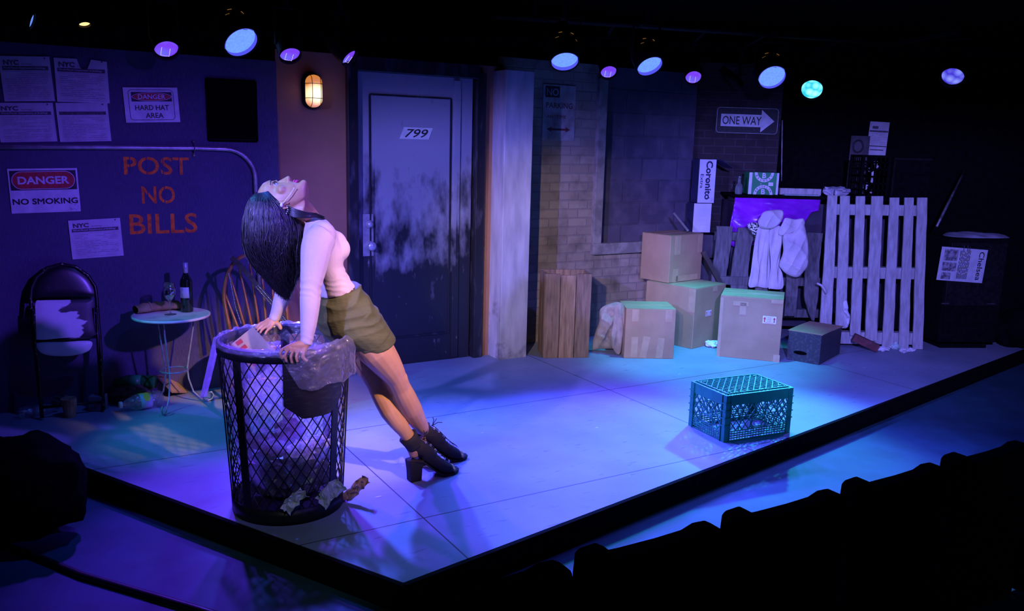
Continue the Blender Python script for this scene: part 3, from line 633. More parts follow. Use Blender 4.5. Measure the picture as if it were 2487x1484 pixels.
# box on top
P = corner(1623, 688, 0.532); an = R_(40)
carton('cardboard_box', 'square cardboard box perched on top of the wide box', 'box', P, an, 0.45, 0.33, 0.415, 0.5325, group='cardboard boxes in the pile',
       tapes=(('f', 0.10, 0.33, 0.075, 0.17, 0), ('f', 0.09, 0.06, 0.07, 0.12, 0), ('f', 0.41, 0.33, 0.06, 0.16, 0), ('f', 0.25, 0.03, 0.3, 0.05, 0)))
# tall plank crate
P = corner(1318, 870); Q = corner(1428, 867); an = R_(8); ex = Vector((math.cos(an), math.sin(an), 0)); Wc = (Q-P).length
o = thing('plank_crate', 'tall upright crate of rough planks standing against the brick wall', 'crate', P, an)
Hc, Dc = 0.69, 0.27; pw = Wc/3
cols = [M('plank_pine_%d' % i, c, 0.8, c2=tuple(x*0.45 for x in c), scale=6, lo=0.35, hi=0.72, stretch=(8, 8, 0.9), bump=0.35, bscale=45) for i, c in enumerate(((0.33, 0.22, 0.14), (0.42, 0.27, 0.16), (0.29, 0.19, 0.12)))]
for i in range(3):
    mb = MB(); mb.box((pw*(i+0.5), 0.011, Hc/2-0.006*(i % 2)), (pw-0.005, 0.02, Hc-0.01*(i % 2))); mb.build('plank', cols[i], o, bevel=0.003)
    mb = MB(); mb.box((pw*(i+0.5), Dc-0.011, Hc/2), (pw-0.005, 0.02, Hc)); mb.build('plank', cols[2-i], o, bevel=0.003)
for sx in (0.011, Wc-0.011):
    for k in range(2): mb = MB(); mb.box((sx, 0.023+(Dc-0.046)*(k+0.5)/2, Hc/2), (0.02, (Dc-0.046)/2-0.004, Hc-0.008)); mb.build('plank', cols[k], o, bevel=0.003)
mb = MB(); mb.box((Wc/2, Dc/2, Hc-0.25), (Wc-0.045, Dc-0.045, 0.02)); mb.build('inner_shelf', brown_wood, o)
# black box with cardboard flaps on top
P = corner(1989, 887); an = R_(52); Hb = 0.245
o = thing('black_box', 'low black box with a hand slot and loose cardboard sheets on its lid', 'box', P, an)
bx_m = M('scuffed_black_board', (0.035, 0.04, 0.05), 0.55, c2=(0.09, 0.10, 0.12), scale=45, lo=0.5, hi=0.75)
mb = MB(); mb.box((0.26, 0.135, Hb/2), (0.52, 0.27, Hb)); mb.build('box_body', bx_m, o, bevel=0.004)
mb = MB(); mb.prism([(0.055*math.cos(2*math.pi*i/20)*(1 if 1 else 0), 0.016*math.sin(2*math.pi*i/20)) for i in range(20)], 0.002, frame((-0.0005, 0.16, 0.075), (0, -1, 0), (0, 0, 1))); mb.build('hand_slot', MAT['deep_black_flock'], o)
mb = MB(); mb.box((0.135, 0.135, Hb+0.004), (0.265, 0.285, 0.006)); mb.build('cardboard_sheet', cardboard, o, bevel=0.001)
mb = MB(); mb.box((0.395, 0.138, Hb+0.006), (0.262, 0.29, 0.006), T=Matrix.Rotation(R_(1.0), 4, 'Y')); mb.build('cardboard_sheet', cardboard, o, bevel=0.001)

# upright pallet: seven slats on three stringers
o = thing('wooden_pallet', 'grey slatted pallet standing upright against the dumpster', 'pallet', atz(2120, 850))
YB, YT = 7.32, 7.46
slats = (((140, 193), 512, (95, 160), 1240), ((210, 262), 515, (180, 240), 1250), ((297, 347), 517, (262, 320), 1290), ((383, 447), 517, (345, 410), 1320), ((485, 537), 525, (440, 500), 1360), ((567, 617), 525, (530, 585), 1368), ((637, 692), 525, (610, 665), 1370))
def c8(x, y): return 1950+x/2.283, 250+y/2.283
rng = random.Random(4)
for (a, b_), yt, (c, d_), yb in slats:
    t0 = aty(*c8(a, yt), YT); t1 = aty(*c8(b_, yt), YT)
    B0 = aty(*c8(c, yb), YB); B1 = aty(*c8(d_, yb), YB); B0.z = max(B0.z, 0.005); B1.z = max(B1.z, 0.005)
    mb = MB(); nz = 14; rs = []
    for k in range(nz+1):
        t = k/nz; l_ = B0.lerp(t0, t); r_ = B1.lerp(t1, t); wob = Vector((rng.uniform(-.002, .002), 0, 0)); dy = Vector((0, 0.018, 0))
        rs.append([l_+wob, r_+wob, r_+wob+dy, l_+wob+dy])
    mb.rings(rs, smooth=False); s_ = mb.build('slat', grey_wood, o, world=True, bevel=0.002)
for ya, yb in ((560, 618), (905, 968), (1262, 1330)):
    f = ((ya+yb)/2-515)/(1350-515); Y = YT+(YB-YT)*f+0.02+0.045
    a = aty(*c8(160-35*f, (ya+yb)/2), Y); b_ = aty(*c8(672-28*f, (ya+yb)/2+8), Y); hh = (yb-ya)/2.283*Y/2060
    mb = MB(); mb.bar(a, b_, 0.085, hh); mb.build('stringer', grey_wood, o, world=True, bevel=0.003)

# dumpster behind, black lid edge
o = thing('dumpster', 'big dark open dumpster along the back of the set behind the pallets', 'dumpster', (2.9, 7.75, 0))
dk = M('dark_painted_steel', (0.025, 0.02, 0.04), 0.5, 0.0, c2=(0.05, 0.04, 0.06), scale=6)
X0, X1 = 2.02, 3.72
mb = MB()
mb.bar((X0, 7.80, 0.66), (X1, 7.80, 0.66), 0.03, 1.14); mb.bar((X0, 8.25, 0.66), (X1, 8.25, 0.66), 0.03, 1.14)
for x in (X0, X1): mb.bar((x, 7.80, 0.66), (x, 8.25, 0.66), 0.03, 1.14)
mb.bar((X0, 8.02, 0.10), (X1, 8.02, 0.10), 0.45, 0.03); mb.build('steel_body', dk, o, world=True)
mb = MB()
for x in (X0+0.1, X1-0.1):
    for y in (7.88, 8.17): mb.lathe([(0.045, -0.02), (0.05, 0), (0.045, 0.02)], 14, T=frame((x, y, 0.05), (0, 1, 0), (0, 0, 1)))
mb.build('caster_wheel', black, o, world=True)
mb = MB()
for i in range(5): x = X0+0.12+i*(X1-X0-0.24)/4; mb.bar((x, 7.772, 0.15), (x, 7.772, 1.15), 0.05, 0.03, (0, 1, 0))
mb.build('side_rib', dk, o, world=True)
mb = MB(); mb.bar((X0-0.03, 8.02, 1.285), (X1+0.03, 8.02, 1.285), 0.54, 0.025); mb.build('lid', black, o, world=True, bevel=0.004)
TOPZ = 1.2995
# glossy violet plastic sheet over the front
sheet = M('violet_plastic_sheet', (0.34, 0.02, 0.60), 0.28, c2=(0.24, 0.015, 0.48), scale=5, bump=0.55, bscale=9, coat=0.3)
def sh(u, v):
    xl = 2.0-0.05*v; xr = 2.78-0.02*v-(0.26*v if v > 0.25 else 0.06*v)
    x = xl+(xr-xl)*u; z = TOPZ-0.02-v*(0.42+0.05*math.sin(u*7))
    f = 0.018*math.sin(x*23+v*7)*v+0.014*math.sin(x*11-v*16)+0.012*noise.noise(Vector((x*9, v*5, 0)))
    y = 7.755-0.03*v*math.sin(math.pi*u)-abs(f)*0.9
    if v < 0.08: y = 7.765-0.01*(v/0.08)
    return (x, y, z+0.012*noise.noise(Vector((x*8, v*3, 4))))
mb = MB(); mb.grid(sh, 60, 30); tag(mb.build('plastic_sheet', sheet, solid=0.003), 'glossy violet plastic sheet draped down the front of the dumpster', 'sheet')
# broken pallet in front of the sheet
def c7(x, y): return 1640+x/2.748, 360+y/2.748
o = thing('broken_pallet', 'broken pallet of dark splintered boards leaning under the hung jacket', 'pallet', atz(1850, 835))
def board(name, tl, tr, bl, br, YT_, YB_, pt=0.0, wob=0.012, seed=0):
    a, b_ = aty(*c7(*tl), YT_), aty(*c7(*tr), YT_); c, d_ = aty(*c7(*bl), YB_), aty(*c7(*br), YB_)
    mb = MB(); rs = []; nz = 18; rg = random.Random(seed)
    for k in range(nz+1):
        t = k/nz; l_ = a.lerp(c, t); r_ = b_.lerp(d_, t); s_ = Vector((wob*math.sin(t*5+seed), 0, 0)); dy = Vector((0, 0.02, 0))
        if pt and t > 1-pt: q = (t-(1-pt))/pt; l_ = l_.lerp(r_, 0.8*q*q)
        j = Vector((rg.uniform(-.003, .003), 0, 0))
        if l_.z < 0.006: l_.z = r_.z = 0.006
        rs.append([l_+s_+j, r_+s_-j, r_+s_-j+dy, l_+s_+j+dy])
    mb.rings(rs, smooth=False); return mb.build(name, M('dark_grey_wood', (0.17, 0.16, 0.16), 0.9, c2=(0.075, 0.068, 0.065), scale=6, lo=0.3, hi=0.7, stretch=(8, 8, 1), bump=0.4, bscale=40), o, world=True)
board('slat', (270, 520), (375, 523), (238, 1060), (330, 1060), 7.65, 7.56, seed=1)
board('slat', (412, 530), (517, 533), (362, 1060), (480, 1060), 7.65, 7.55, seed=2)
board('slat', (560, 560), (650, 560), (520, 1120), (600, 1120), 7.64, 7.42, seed=3)
board('slat', (730, 580), (820, 580), (735, 1120), (805, 1120), 7.62, 7.42, seed=5)
board('slat', (890, 562), (992, 568), (838, 1150), (925, 1150), 7.60, 7.40, pt=0.35, seed=4)
for y, yy in ((585, 7.69), (880, 7.60), (1090, 7.55)):
    mb = MB(); mb.bar(aty(*c7(265, y), yy), aty(*c7(990, y+12), yy), 0.06, 0.075); mb.build('stringer', MAT['dark_grey_wood'], o, world=True, bevel=0.003)
# loose timber
mb = MB(); mb.bar(aty(*c7(185, 690), 7.60), aty(*c7(310, 920), 7.545), 0.04, 0.07, (0, 1, 0)); tag(mb.build('timber_offcut', M('dark_timber', (0.035, 0.022, 0.02), 0.85, c2=(0.06, 0.04, 0.03), scale=8), bevel=0.003), 'dark timber leaning behind the cardboard boxes', 'timber')
mb = MB(); mb.bar(aty(1636, 518, 7.62), aty(1672, 562, 7.55), 0.02, 0.05, (0, 1, 0)); tag(mb.build('leaning_plank', M('dull_plank', (0.22, 0.2, 0.2), 0.85, c2=(0.13, 0.12, 0.12), scale=9), bevel=0.003), 'pale plank leaning on the block wall behind the perched box', 'plank')

# cases at the left end of the pile
o = thing('support_crate', 'dark crate half hidden below the plain white carton', 'crate', (1.70, 7.94, 0), 0.0)
a = aty(1676, 566, 7.86); b_ = aty(1768, 566, 7.86); zt = a.z-0.004
mb = MB(); mb.box((a.x+0.12-1.70, 0.0, zt/2), (0.25, 0.14, zt-0.002)); mb.build('crate_body', black, o, bevel=0.004)
mb = MB()
for k in range(4): mb.box((a.x+0.12-1.70, -0.076, zt*(k+0.5)/4), (0.24, 0.012, zt/4-0.02))
mb.build('side_slat', dk, o)
def beer_case(name, label, P, an, w_, dpt, h_, m, tilt=0.0):
    o = thing(name, label, 'carton', P, an, tilt=tilt)
    mb = MB(); mb.box((w_/2, dpt/2, h_/2), (w_, dpt, h_)); mb.build('carton_body', m, o, bevel=0.003); return o
whitec = M('white_carton', (0.70, 0.68, 0.72), 0.6, c2=(0.62, 0.60, 0.64), scale=6); darkc = M('dark_blue_carton', (0.02, 0.02, 0.06), 0.5, c2=(0.03, 0.03, 0.09), scale=6)
P = aty(1681, 565, 7.86); Q = aty(1728, 563, 7.86); T_ = aty(1676, 493, 7.86); w_ = (Q-P).length*1.0; h_ = T_.z-P.z
o = thing('white_carton', 'plain white carton stacked under the lager carton', 'carton', P, R_(14), tilt=0.0)
mb = MB(); mb.box((w_/2+0.001, 0.075, h_/2), (w_, 0.15, h_)); mb.build('carton_body', darkc, o, bevel=0.003)
mb = MB(); mb.box((w_/2, -0.001, h_/2), (w_-0.004, 0.003, h_-0.006)); wp = mb.build('white_side', whitec, o)
mb = MB(); prints(mb, 0.03, w_-0.04, 0.05, h_-0.05, 4, random.Random(3), 0, -0.003, 0.002); mb.build('faint_print', M('faint_violet_print', (0.55, 0.50, 0.62), 0.6), wp)
zt = P.z+h_+0.001
P2 = aty(1693, 487, 7.87); P2.z = zt; Q2 = aty(1738, 483, 7.87); w2 = (Q2-P2).length; w2 = Q2.x-P2.x; h2 = aty(1693, 386, 7.87).z-zt
o = thing('beer_carton', 'white lager carton with gothic lettering standing on end, its side flap open', 'carton', P2, R_(14))
mb = MB(); dp = 0.14
for c, d_ in (((w2/2, dp/2, 0.002), (w2, dp, 0.004)), ((w2/2, dp/2, h2-0.002), (w2, dp, 0.004)), ((w2/2, dp-0.002, h2/2), (w2, 0.004, h2)), ((0.002, dp/2, h2/2), (0.004, dp, h2)), ((w2/2, 0.002, h2/2), (w2, 0.004, h2))): mb.box(c, d_)
mb.build('carton_body', darkc, o)
mb = MB(); mb.box((w2/2, -0.001, h2/2), (w2-0.004, 0.002, h2-0.005)); wp = mb.build('white_panel', whitec, o)
T = frame((w2*0.60, -0.0025, h2*0.52), (0, 0, -1), (1, 0, 0))
mb = MB(); mb.text('Coronito', 0.066, T, w=h2*0.88, bold=0.028, shear=0.0)
mb.build('lettering', M('navy_print', (0.015, 0.015, 0.07), 0.5), wp)
mb = MB()
for k in range(7):                                                  # broken-letter spurs of the blackletter
    x = -h2*0.40+k*h2*0.8/6; mb.prism([(x-0.007, 0), (x, 0.007), (x+0.007, 0), (x, -0.007)], 0.001, T @ Matrix.Translation((0, -0.018 if k % 2 else 0.012, 0)))
mb.build('letter_spurs', MAT['navy_print'], wp)
mb = MB(); mb.text('Extra', 0.032, frame((w2*0.20, -0.0025, h2*0.50), (0, 0, -1), (1, 0, 0)), w=h2*0.32, bold=0.01); mb.build('lettering', MAT['navy_print'], wp)
mb = MB(); mb.box((w2*0.86, -0.0025, h2*0.08), (0.02, 0.001, 0.03)); mb.build('pack_count', MAT['faint_violet_print'], wp)
mb = MB(); mb.bar((w2, 0.01, h2), (w2+0.14, 0.03, h2-0.075), 0.15, 0.004, (0, 0, 1)); mb.build('open_flap', darkc, o)
# clear bottle by the cartons
P = aty(1761, 492, 7.62)
o = thing('clear_bottle', 'small clear bottle at the corner of the violet sheet', 'bottle', (2.035, 7.785, 1.2995))
glass = M('clear_glass', (0.9, 0.95, 0.95), 0.05, trans=0.9, spec=0.7)
mb = MB(); mb.lathe([(0.0, 0), (0.030, 0.002), (0.033, 0.01), (0.033, 0.06), (0.027, 0.085), (0.013, 0.105), (0.012, 0.15), (0.014, 0.155)]); mb.build('bottle_glass', glass, o)
mb = MB(); mb.lathe([(0.0145, 0.15), (0.0145, 0.165), (0, 0.166)]); mb.build('cap', steel, o)
# green brewery carton
P = aty(1816, 473, 7.86); P.z = TOPZ; Q = aty(1888, 473, 7.86); w_ = Q.x-P.x; h_ = aty(1816, 418, 7.86).z-TOPZ
o = thing('beer_carton', 'green and white brewery carton with round emblems on the dumpster lid', 'carton', P, R_(-2))
gm = M('bottle_green_carton', (0.015, 0.30, 0.10), 0.5, c2=(0.012, 0.24, 0.08), scale=6); wm = white_print
mb = MB(); mb.box((w_/2, 0.10, h_/2), (w_, 0.20, h_)); mb.build('carton_body', gm, o, bevel=0.003)
mb = MB()
for x0, x1 in ((0.0, w_*0.11), (w_*0.92, w_)): mb.box(((x0+x1)/2, -0.0008, h_/2), (x1-x0-0.002, 0.0012, h_-0.004))
mb.build('white_edge_band', wm, o)
for cz, up in ((0.0, 1), (h_, -1)):
    R1, R2, R3 = w_*0.32, w_*0.225, w_*0.205
    def arc(r, a0=0, a1=180, n=22): return [(r*math.cos(R_(a0+(a1-a0)*k/n)), up*r*math.sin(R_(a0+(a1-a0)*k/n))) for k in range(n+1)]
    T = facing(-0.0012, w_*0.5, cz)
    mb = MB(); pl = arc(R1); mb.prism(pl if up > 0 else pl[::-1], 0.0006, T); em = mb.build('round_emblem', wm, o)
    mb = MB(); pl = arc(R2); mb.prism(pl if up > 0 else pl[::-1], 0.0006, T @ Matrix.Translation((0, 0, 0.0008))); mb.build('emblem_centre', gm, em)
    mb = MB(); word = 'BREWERY' if up < 0 else 'BROOKLYN'
    for k, ch in enumerate(word):
        a = R_(155-130*k/(len(word)-1)); rr = (R1+R2)/2
        if up > 0: mb.text(ch, (R1-R2)*0.62, T @ Matrix.Translation((rr*math.cos(a), rr*math.sin(a), 0)), raise_=0.0014, rot=a-math.pi/2, bold=0.02)
        else:
            a = R_(205+130*k/(len(word)-1)); mb.text(ch, (R1-R2)*0.62, T @ Matrix.Translation((rr*math.cos(a), rr*math.sin(a), 0)), raise_=0.0014, rot=a+math.pi/2, bold=0.02)
    mb.build('emblem_lettering', ink, em)
    mb = MB(); mb.text('B', R2*0.8, T @ Matrix.Translation((0, up*R2*0.45, 0)), raise_=0.0022, bold=0.03); mb.build('emblem_letter', wm, em)
mb = MB(); mb.box((w_*0.74, -0.0012, h_*0.48), (w_*0.16, 0.001, h_*0.16)); mb.lathe([(0.008, 0), (0.0, 0.0005)], 10, T=facing(-0.0012, w_*0.42, h_*0.48)); mb.build('printed_marks', wm, o)
# things along the dumpster lid
mb = MB(); a = aty(1892, 467, 7.93); b_ = aty(1992, 469, 7.93); mb.bar((a.x, 7.93, TOPZ+0.032), (b_.x, 7.93, TOPZ+0.032), 0.05, 0.06); tag(mb.build('timber_batten', grey_wood, bevel=0.003), 'grey batten lying along the dumpster lid', 'timber')
mb = MB(); a = aty(1905, 475, 7.84); mb.box((a.x+0.15, 7.84, TOPZ+0.006), (0.32, 0.08, 0.009)); tag(mb.build('folded_sheet', M('mint_sheet', (0.35, 0.5, 0.48), 0.6, c2=(0.25, 0.4, 0.38), scale=20)), 'thin pale green folded sheet lying flat beside the brewery carton', 'sheet')
a = aty(2030, 470, 7.9)
mb = MB(); crumple(mb, (a.x, 7.9, TOPZ+0.045), (0.13, 0.06, 0.045), 3, 0, 0.3, 1.8); tag(mb.build('paper_bag', M('pale_bag_paper', (0.55, 0.54, 0.6), 0.5, c2=(0.3, 0.3, 0.36), scale=10, lo=0.4, hi=0.6)), 'crumpled pale bag lying on the dumpster lid beside the black crate', 'bag')
a = aty(2052, 468, 7.80)
mb = MB(); mb.lathe([(0.0, 0), (0.028, 0.001), (0.033, 0.06), (0.034, 0.062), (0, 0.062)], 16, T=frame((a.x-0.03, 7.795, TOPZ+0.034), (0, 0.2, 1), (0, 1, 0)) @ Matrix.Identity(4)); tag(mb.build('paper_cup', white_print), 'white paper cup tipped over in front of the pale bag', 'cup')
def lattice_crate(o, w_, d_, h_, m, cells):
    mb = MB()
    for x in (0, w_):
        for y in (0, d_): mb.box((x, y, h_/2), (0.025, 0.025, h_))
    for z in (0.01, h_-0.01):
        mb.box((w_/2, 0, z), (w_, 0.012, 0.02)); mb.box((w_/2, d_, z), (w_, 0.012, 0.02)); mb.box((0, d_/2, z), (0.012, d_, 0.02)); mb.box((w_, d_/2, z), (0.012, d_, 0.02))
    mb.build('crate_frame', m, o)
    mb = MB(); n = cells
    for i in range(n+1):
        z = h_*i/n; x = w_*i/n
        mb.box((w_/2, 0, z if 0 < i < n else h_/2), (w_, 0.008, 0.012)); mb.box((x, 0, h_/2), (0.012, 0.008, h_)); mb.box((0, d_/2, z if 0 < i < n else h_/2), (0.008, d_, 0.012)); mb.box((0, d_*i/n, h_/2), (0.008, 0.012, h_))
        mb.box((w_, d_/2, z if 0 < i < n else h_/2), (0.008, d_, 0.012)); mb.box((w_/2, d_, z if 0 < i < n else h_/2), (w_, 0.008, 0.012))
    mb.box((w_/2, d_/2, 0.006), (w_, d_, 0.01)); mb.build('crate_lattice', m, o)
a = aty(2088, 472, 7.84); b_ = aty(2152, 474, 7.84); h_ = aty(2090, 376, 7.84).z-TOPZ
o = thing('milk_crate', 'black plastic milk crate on the dumpster lid', 'crate', (a.x, 7.84, TOPZ), 0.0); lattice_crate(o, b_.x-a.x, 0.26, h_, black, 6)
for k in range(9):
    rg = random.Random(k+30); mb = MB(); x = a.x+0.07+(b_.x-a.x-0.12)*rg.random(); mb_z = TOPZ+0.04+(h_-0.12)*k/8
    crumple(mb, (x, 7.90+0.04*rg.random(), mb_z+0.01), (0.018, 0.018, 0.018), k, 0, 0.3); tag(mb.build('paper_wad', white_print), 'balled white paper inside the black milk crate', 'paper', 'paper wads in the black crate')
a = aty(2162, 476, 7.84); b_ = aty(2254, 480, 7.84); h_ = aty(2165, 382, 7.84).z-TOPZ
o = thing('speaker_box', 'big black box with a rim on the dumpster lid, right of the crate', 'box', (a.x, 7.84, TOPZ), 0.0); w_ = b_.x-a.x
mb = MB(); mb.box((w_/2, 0.16, h_/2), (w_, 0.30, h_)); mb.build('box_body', black, o, bevel=0.006)
mb = MB(); mb.bar((0, 0.0, h_-0.012), (w_, 0.0, h_-0.012), 0.012, 0.016); mb.bar((0.008, 0.0, 0.02), (0.008, 0.0, h_-0.03), 0.012, 0.012, (0, 1, 0)); mb.build('rim', blackmetal, o)

# jacket hung over the broken pallet
jm = M('pale_fleece', (0.62, 0.55, 0.56), 0.9, c2=(0.54, 0.48, 0.49), scale=9, bump=0.3, bscale=70)
o = thing('jacket', 'pale grey hooded jacket hung over the broken pallet boards', 'jacket', aty(*c7(680, 700), 7.45))
def jk(name, pts, Y, dp, ff, nr=10, par=None):
    mb = MB(); pillow(mb, [aty(*c7(*p), Y) for p in pts], (0, -1, 0.05), dp, ff, nr, per=12); return mb.build(name, jm, o, world=True)
def ridge(x): return 1-2*abs(math.sin(x))**0.6
def fold_v(q): return 0.016*ridge(q.x*34+q.z*3+noise.noise(Vector((q.x*5, 0, q.z*3)))*1.6)+0.006*ridge(q.x*60-q.z*7)+0.006*noise.noise(Vector((q.x*20, 1, q.z*9)))
def fold_d(q): return 0.013*ridge(q.x*17+q.z*21+noise.noise(Vector((q.x*5, 3, q.z*5)))*1.5)+0.007*ridge(q.x*34-q.z*15+1)+0.008*noise.noise(Vector((q.x*14, 5, q.z*14)))
jk('left_panel', [(560, 520), (605, 505), (650, 530), (640, 600), (630, 700), (632, 800), (628, 900), (615, 932), (550, 925), (490, 922), (505, 820), (520, 700), (535, 600)], 7.45, 0.022, fold_v, 14)
jk('right_panel', [(640, 540), (700, 520), (720, 580), (705, 680), (700, 790), (720, 860), (715, 935), (640, 938), (622, 925), (635, 800), (632, 680), (625, 600)], 7.43, 0.024, fold_v, 14)
jk('hood', [(553, 490), (570, 455), (592, 425), (650, 412), (715, 416), (722, 455), (700, 500), (650, 535), (600, 538), (565, 525)], 7.40, 0.040, fold_d, 14)
jk('shoulder', [(690, 560), (720, 490), (740, 465), (800, 475), (855, 470), (862, 515), (830, 545), (760, 570), (710, 583)], 7.38, 0.030, fold_d, 14)
jk('sleeve', [(722, 585), (790, 560), (850, 500), (880, 590), (890, 700), (885, 780), (860, 820), (815, 860), (745, 840), (705, 800), (695, 770), (720, 690)], 7.36, 0.055, fold_d, 16)
# patterned cloth
sp_m = M('black_white_speckle', (0.03, 0.03, 0.03), 0.8, c2=(0.75, 0.75, 0.78), scale=70, lo=0.49, hi=0.52, detail=1)
mb = MB(); pillow(mb, [aty(*c7(*p), 7.50) for p in [(480, 510), (520, 495), (550, 500), (560, 540), (545, 590), (520, 575), (500, 550)]], (0, -1, 0), 0.03, lambda q: 0.01*math.sin(q.x*50)); tag(mb.build('patterned_scarf', sp_m), 'speckled black and white scrap of cloth tucked behind the jacket', 'cloth')
# burlap by the small box
bm_ = M('burlap', (0.40, 0.32, 0.26), 0.95, c2=(0.30, 0.24, 0.20), scale=12, bump=0.4, bscale=120)
o = thing('burlap_sack', 'slumped pale burlap sack between plank crate and smallest box', 'sack', atz(1478, 852))
def c6(x, y): return 1280+x/2.061, 180+y/2.061
def bs(pts, Y, dp, ff):
    mb = MB(); pillow(mb, [aty(*c6(*p), Y) for p in pts], (0, -1, 0.15), dp, ff, 10); return mb
bs([(365, 1180), (410, 1150), (470, 1145), (490, 1200), (480, 1300), (470, 1385), (430, 1375), (370, 1375), (325, 1375), (340, 1300), (360, 1240)], 6.93, 0.07, lambda q: 2.0*fold_d(q)).build('sack_body', bm_, o, world=True)
bs([(440, 1160), (480, 1150), (495, 1230), (478, 1330), (465, 1398), (440, 1390), (415, 1330), (430, 1260)], 6.84, 0.03, fold_v).build('hanging_fold', bm_, o, world=True)
# litter at the foot of the pallets
for k, (x, y, s_, m_, nm, lb) in enumerate(((2098, 838, (.05, .03, .045), white_print, 'paper_wad', 'white crumpled paper leaning on the pallet foot beside the brick-red wedge'),
        (2143, 852, (.06, .035, .02), white_print, 'paper_wad', 'flat white crumpled paper, second along the pallet foot'), (2172, 848, (.045, .03, .03), M('mint_paper', (.35, .6, .5), .7, c2=(.6, .7, .65), scale=20), 'paper_wad', 'pale green crumpled paper at the pallet foot'),
        (2195, 856, (.045, .03, .018), white_print, 'paper_wad', 'white crumpled paper right of the pale green one'), (2213, 854, (.035, .025, .018), white_print, 'paper_wad', 'last small white paper at the pallet right corner'),
        (1728, 842, (.06, .05, .03), white_print, 'paper_wad', 'crumpled paper tucked against the left side of the arrow-label box'))):
    P = atz(x, y); mb = MB(); crumple(mb, (P.x, P.y, s_[2]*0.9), s_, k+3, 0, 0.35); tag(mb.build(nm, m_), lb, 'paper', 'litter along the pallets')
P = atz(2098, 850)
mb = MB(); mb.bar((P.x-0.11, P.y-0.02, 0.12), (P.x+0.09, P.y-0.07, 0.035), 0.07, 0.065); tag(mb.build('brick_wedge', M('brick_red_paint', (0.16, 0.04, 0.045), 0.8, c2=(0.10, 0.03, 0.03), scale=20), bevel=0.003), 'brick-red block tipped against the pallet foot', 'block')
mb = MB(); pillow(mb, [aty(*c8(*p), 7.325) for p in [(225, 1105), (245, 1100), (250, 1150), (262, 1190), (250, 1240), (235, 1240), (240, 1180), (222, 1150)]], (0, -1, 0), 0.02, lambda q: 0.01*math.sin(q.z*90)); tag(mb.build('torn_paper', white_print), 'torn paper strip caught on the second pallet slat', 'paper')
P = aty(*c8(100, 1030), 7.24)
mb = MB(); mb.tube([aty(*c8(*p), 7.335) for p in [(78, 1000), (100, 1010), (118, 1035), (125, 1055)]], [0.02, 0.028, 0.03, 0.02], 8, flat=0.4); tag(mb.build('rag', jm), 'pale rag hooked on the first pallet slat', 'rag')

# news box at the far right
P = atz(2275, 848); an = R_(6)
o = thing('newspaper_box', 'black street newspaper box at the far right, a paper in its window', 'newspaper box', P, an)
wN = 0.55; hN = topz(P, 578); dN = 0.42
mb = MB(); mb.box((wN/2, dN/2, hN/2+0.03), (wN, dN, hN-0.06)); mb.build('cabinet', black, o, bevel=0.01)
mb = MB(); mb.box((wN/2, dN/2, 0.02), (wN*0.8, dN*0.8, 0.035)); mb.build('plinth', black, o)
mb = MB(); mb.box((wN/2, -0.006, hN*0.68), (wN*0.95, 0.012, hN*0.56)); dr = mb.build('door', blackmetal, o, bevel=0.005)
mb = MB()
for fx in (0.0, 0.78): mb.box((wN*(0.03+fx), -0.016, hN*0.42), (0.07, 0.01, 0.008))
mb.build('hinge', steel, dr)
mb = MB(); mb.box((wN/2, -0.03, hN*0.94), (0.16, 0.012, 0.02)); mb.build('handle', blackmetal, dr)
TLp, TRp, BLp = (2284, 598), (2394, 607), (2276, 679)
iy = P.y-0.02; a = aty(*TLp, iy); b_ = aty(*TRp, iy+0.05); c = aty(*BLp, iy); w_ = (b_-a).length; h_ = (a-c).length; ce = (b_+c)/2
o = thing('newspaper', 'newspaper turned on its side behind the window of the black box', 'newspaper', ce+Vector((0, -0.012, 0)), an, tilt=-0.06)
mb = MB(); mb.box((0, 0, 0), (w_, 0.004, h_)); mb.build('front_page', M('newsprint', (0.55, 0.55, 0.58), 0.7, c2=(0.46, 0.46, 0.5), scale=16), o)
mb = MB(); T = frame((w_*0.385, -0.0024, 0), (0, 0, -1), (1, 0, 0)); mb.text('Chelsea', 0.05, T, w=h_*0.86, bold=0.012); mb.build('masthead', ink, o)
mb = MB()
for x, z, a_, e in ((-0.28, 0.27, 0.30, 0.34), (-0.28, -0.08, 0.30, 0.26), (-0.32, -0.36, 0.2, 0.2)): mb.box((w_*x, -0.0026, h_*z), (w_*a_, 0.001, h_*e))
mb.build('photograph', M('newspaper_photo', (0.09, 0.08, 0.10), 0.7, c2=(0.35, 0.33, 0.36), scale=30), o)
mb = MB(); rg = random.Random(2)
for i in range(9):
    x = w_*(-0.08+0.026*i); z = -h_*0.42
    while z < h_*0.40: ln = rg.uniform(0.02, 0.06); mb.box((x, -0.0026, z+ln/2), (0.006, 0.0008, ln)); z += ln+0.008
mb.build('text_column', M('newspaper_ink', (0.06, 0.06, 0.07), 0.7), o)
P2 = aty(2360, 572, P.y+0.2)
mb = MB(); pillow(mb, [Vector((P2.x+dx, P.y+0.21+dy, hN+0.004)) for dx, dy in ((-0.27, -0.06), (-0.2, -0.18), (0.0, -0.2), (0.27, -0.12), (0.30, 0.06), (0.1, 0.17), (-0.15, 0.14))], (0, 0, 1), 0.025, lambda q: 0.010*math.sin(q.x*30+q.y*17), back=0.05); tag(mb.build('paper_sheet', M('creased_paper', (0.36, 0.36, 0.42), 0.6, c2=(0.28, 0.28, 0.34), scale=9)), 'creased sheet of paper lying on top of the newspaper box', 'paper')
mb = MB(); mb.tube([aty(2275, 550, 7.75), aty(2343, 413, 8.3)], 0.012, 8); tag(mb.build('leaning_rod', M('dull_rod', (0.3, 0.3, 0.32), 0.4, 0.5, c2=(.1, .1, .1), scale=12)), 'thin metal rod leaning in the dark above the newspaper box', 'rod')
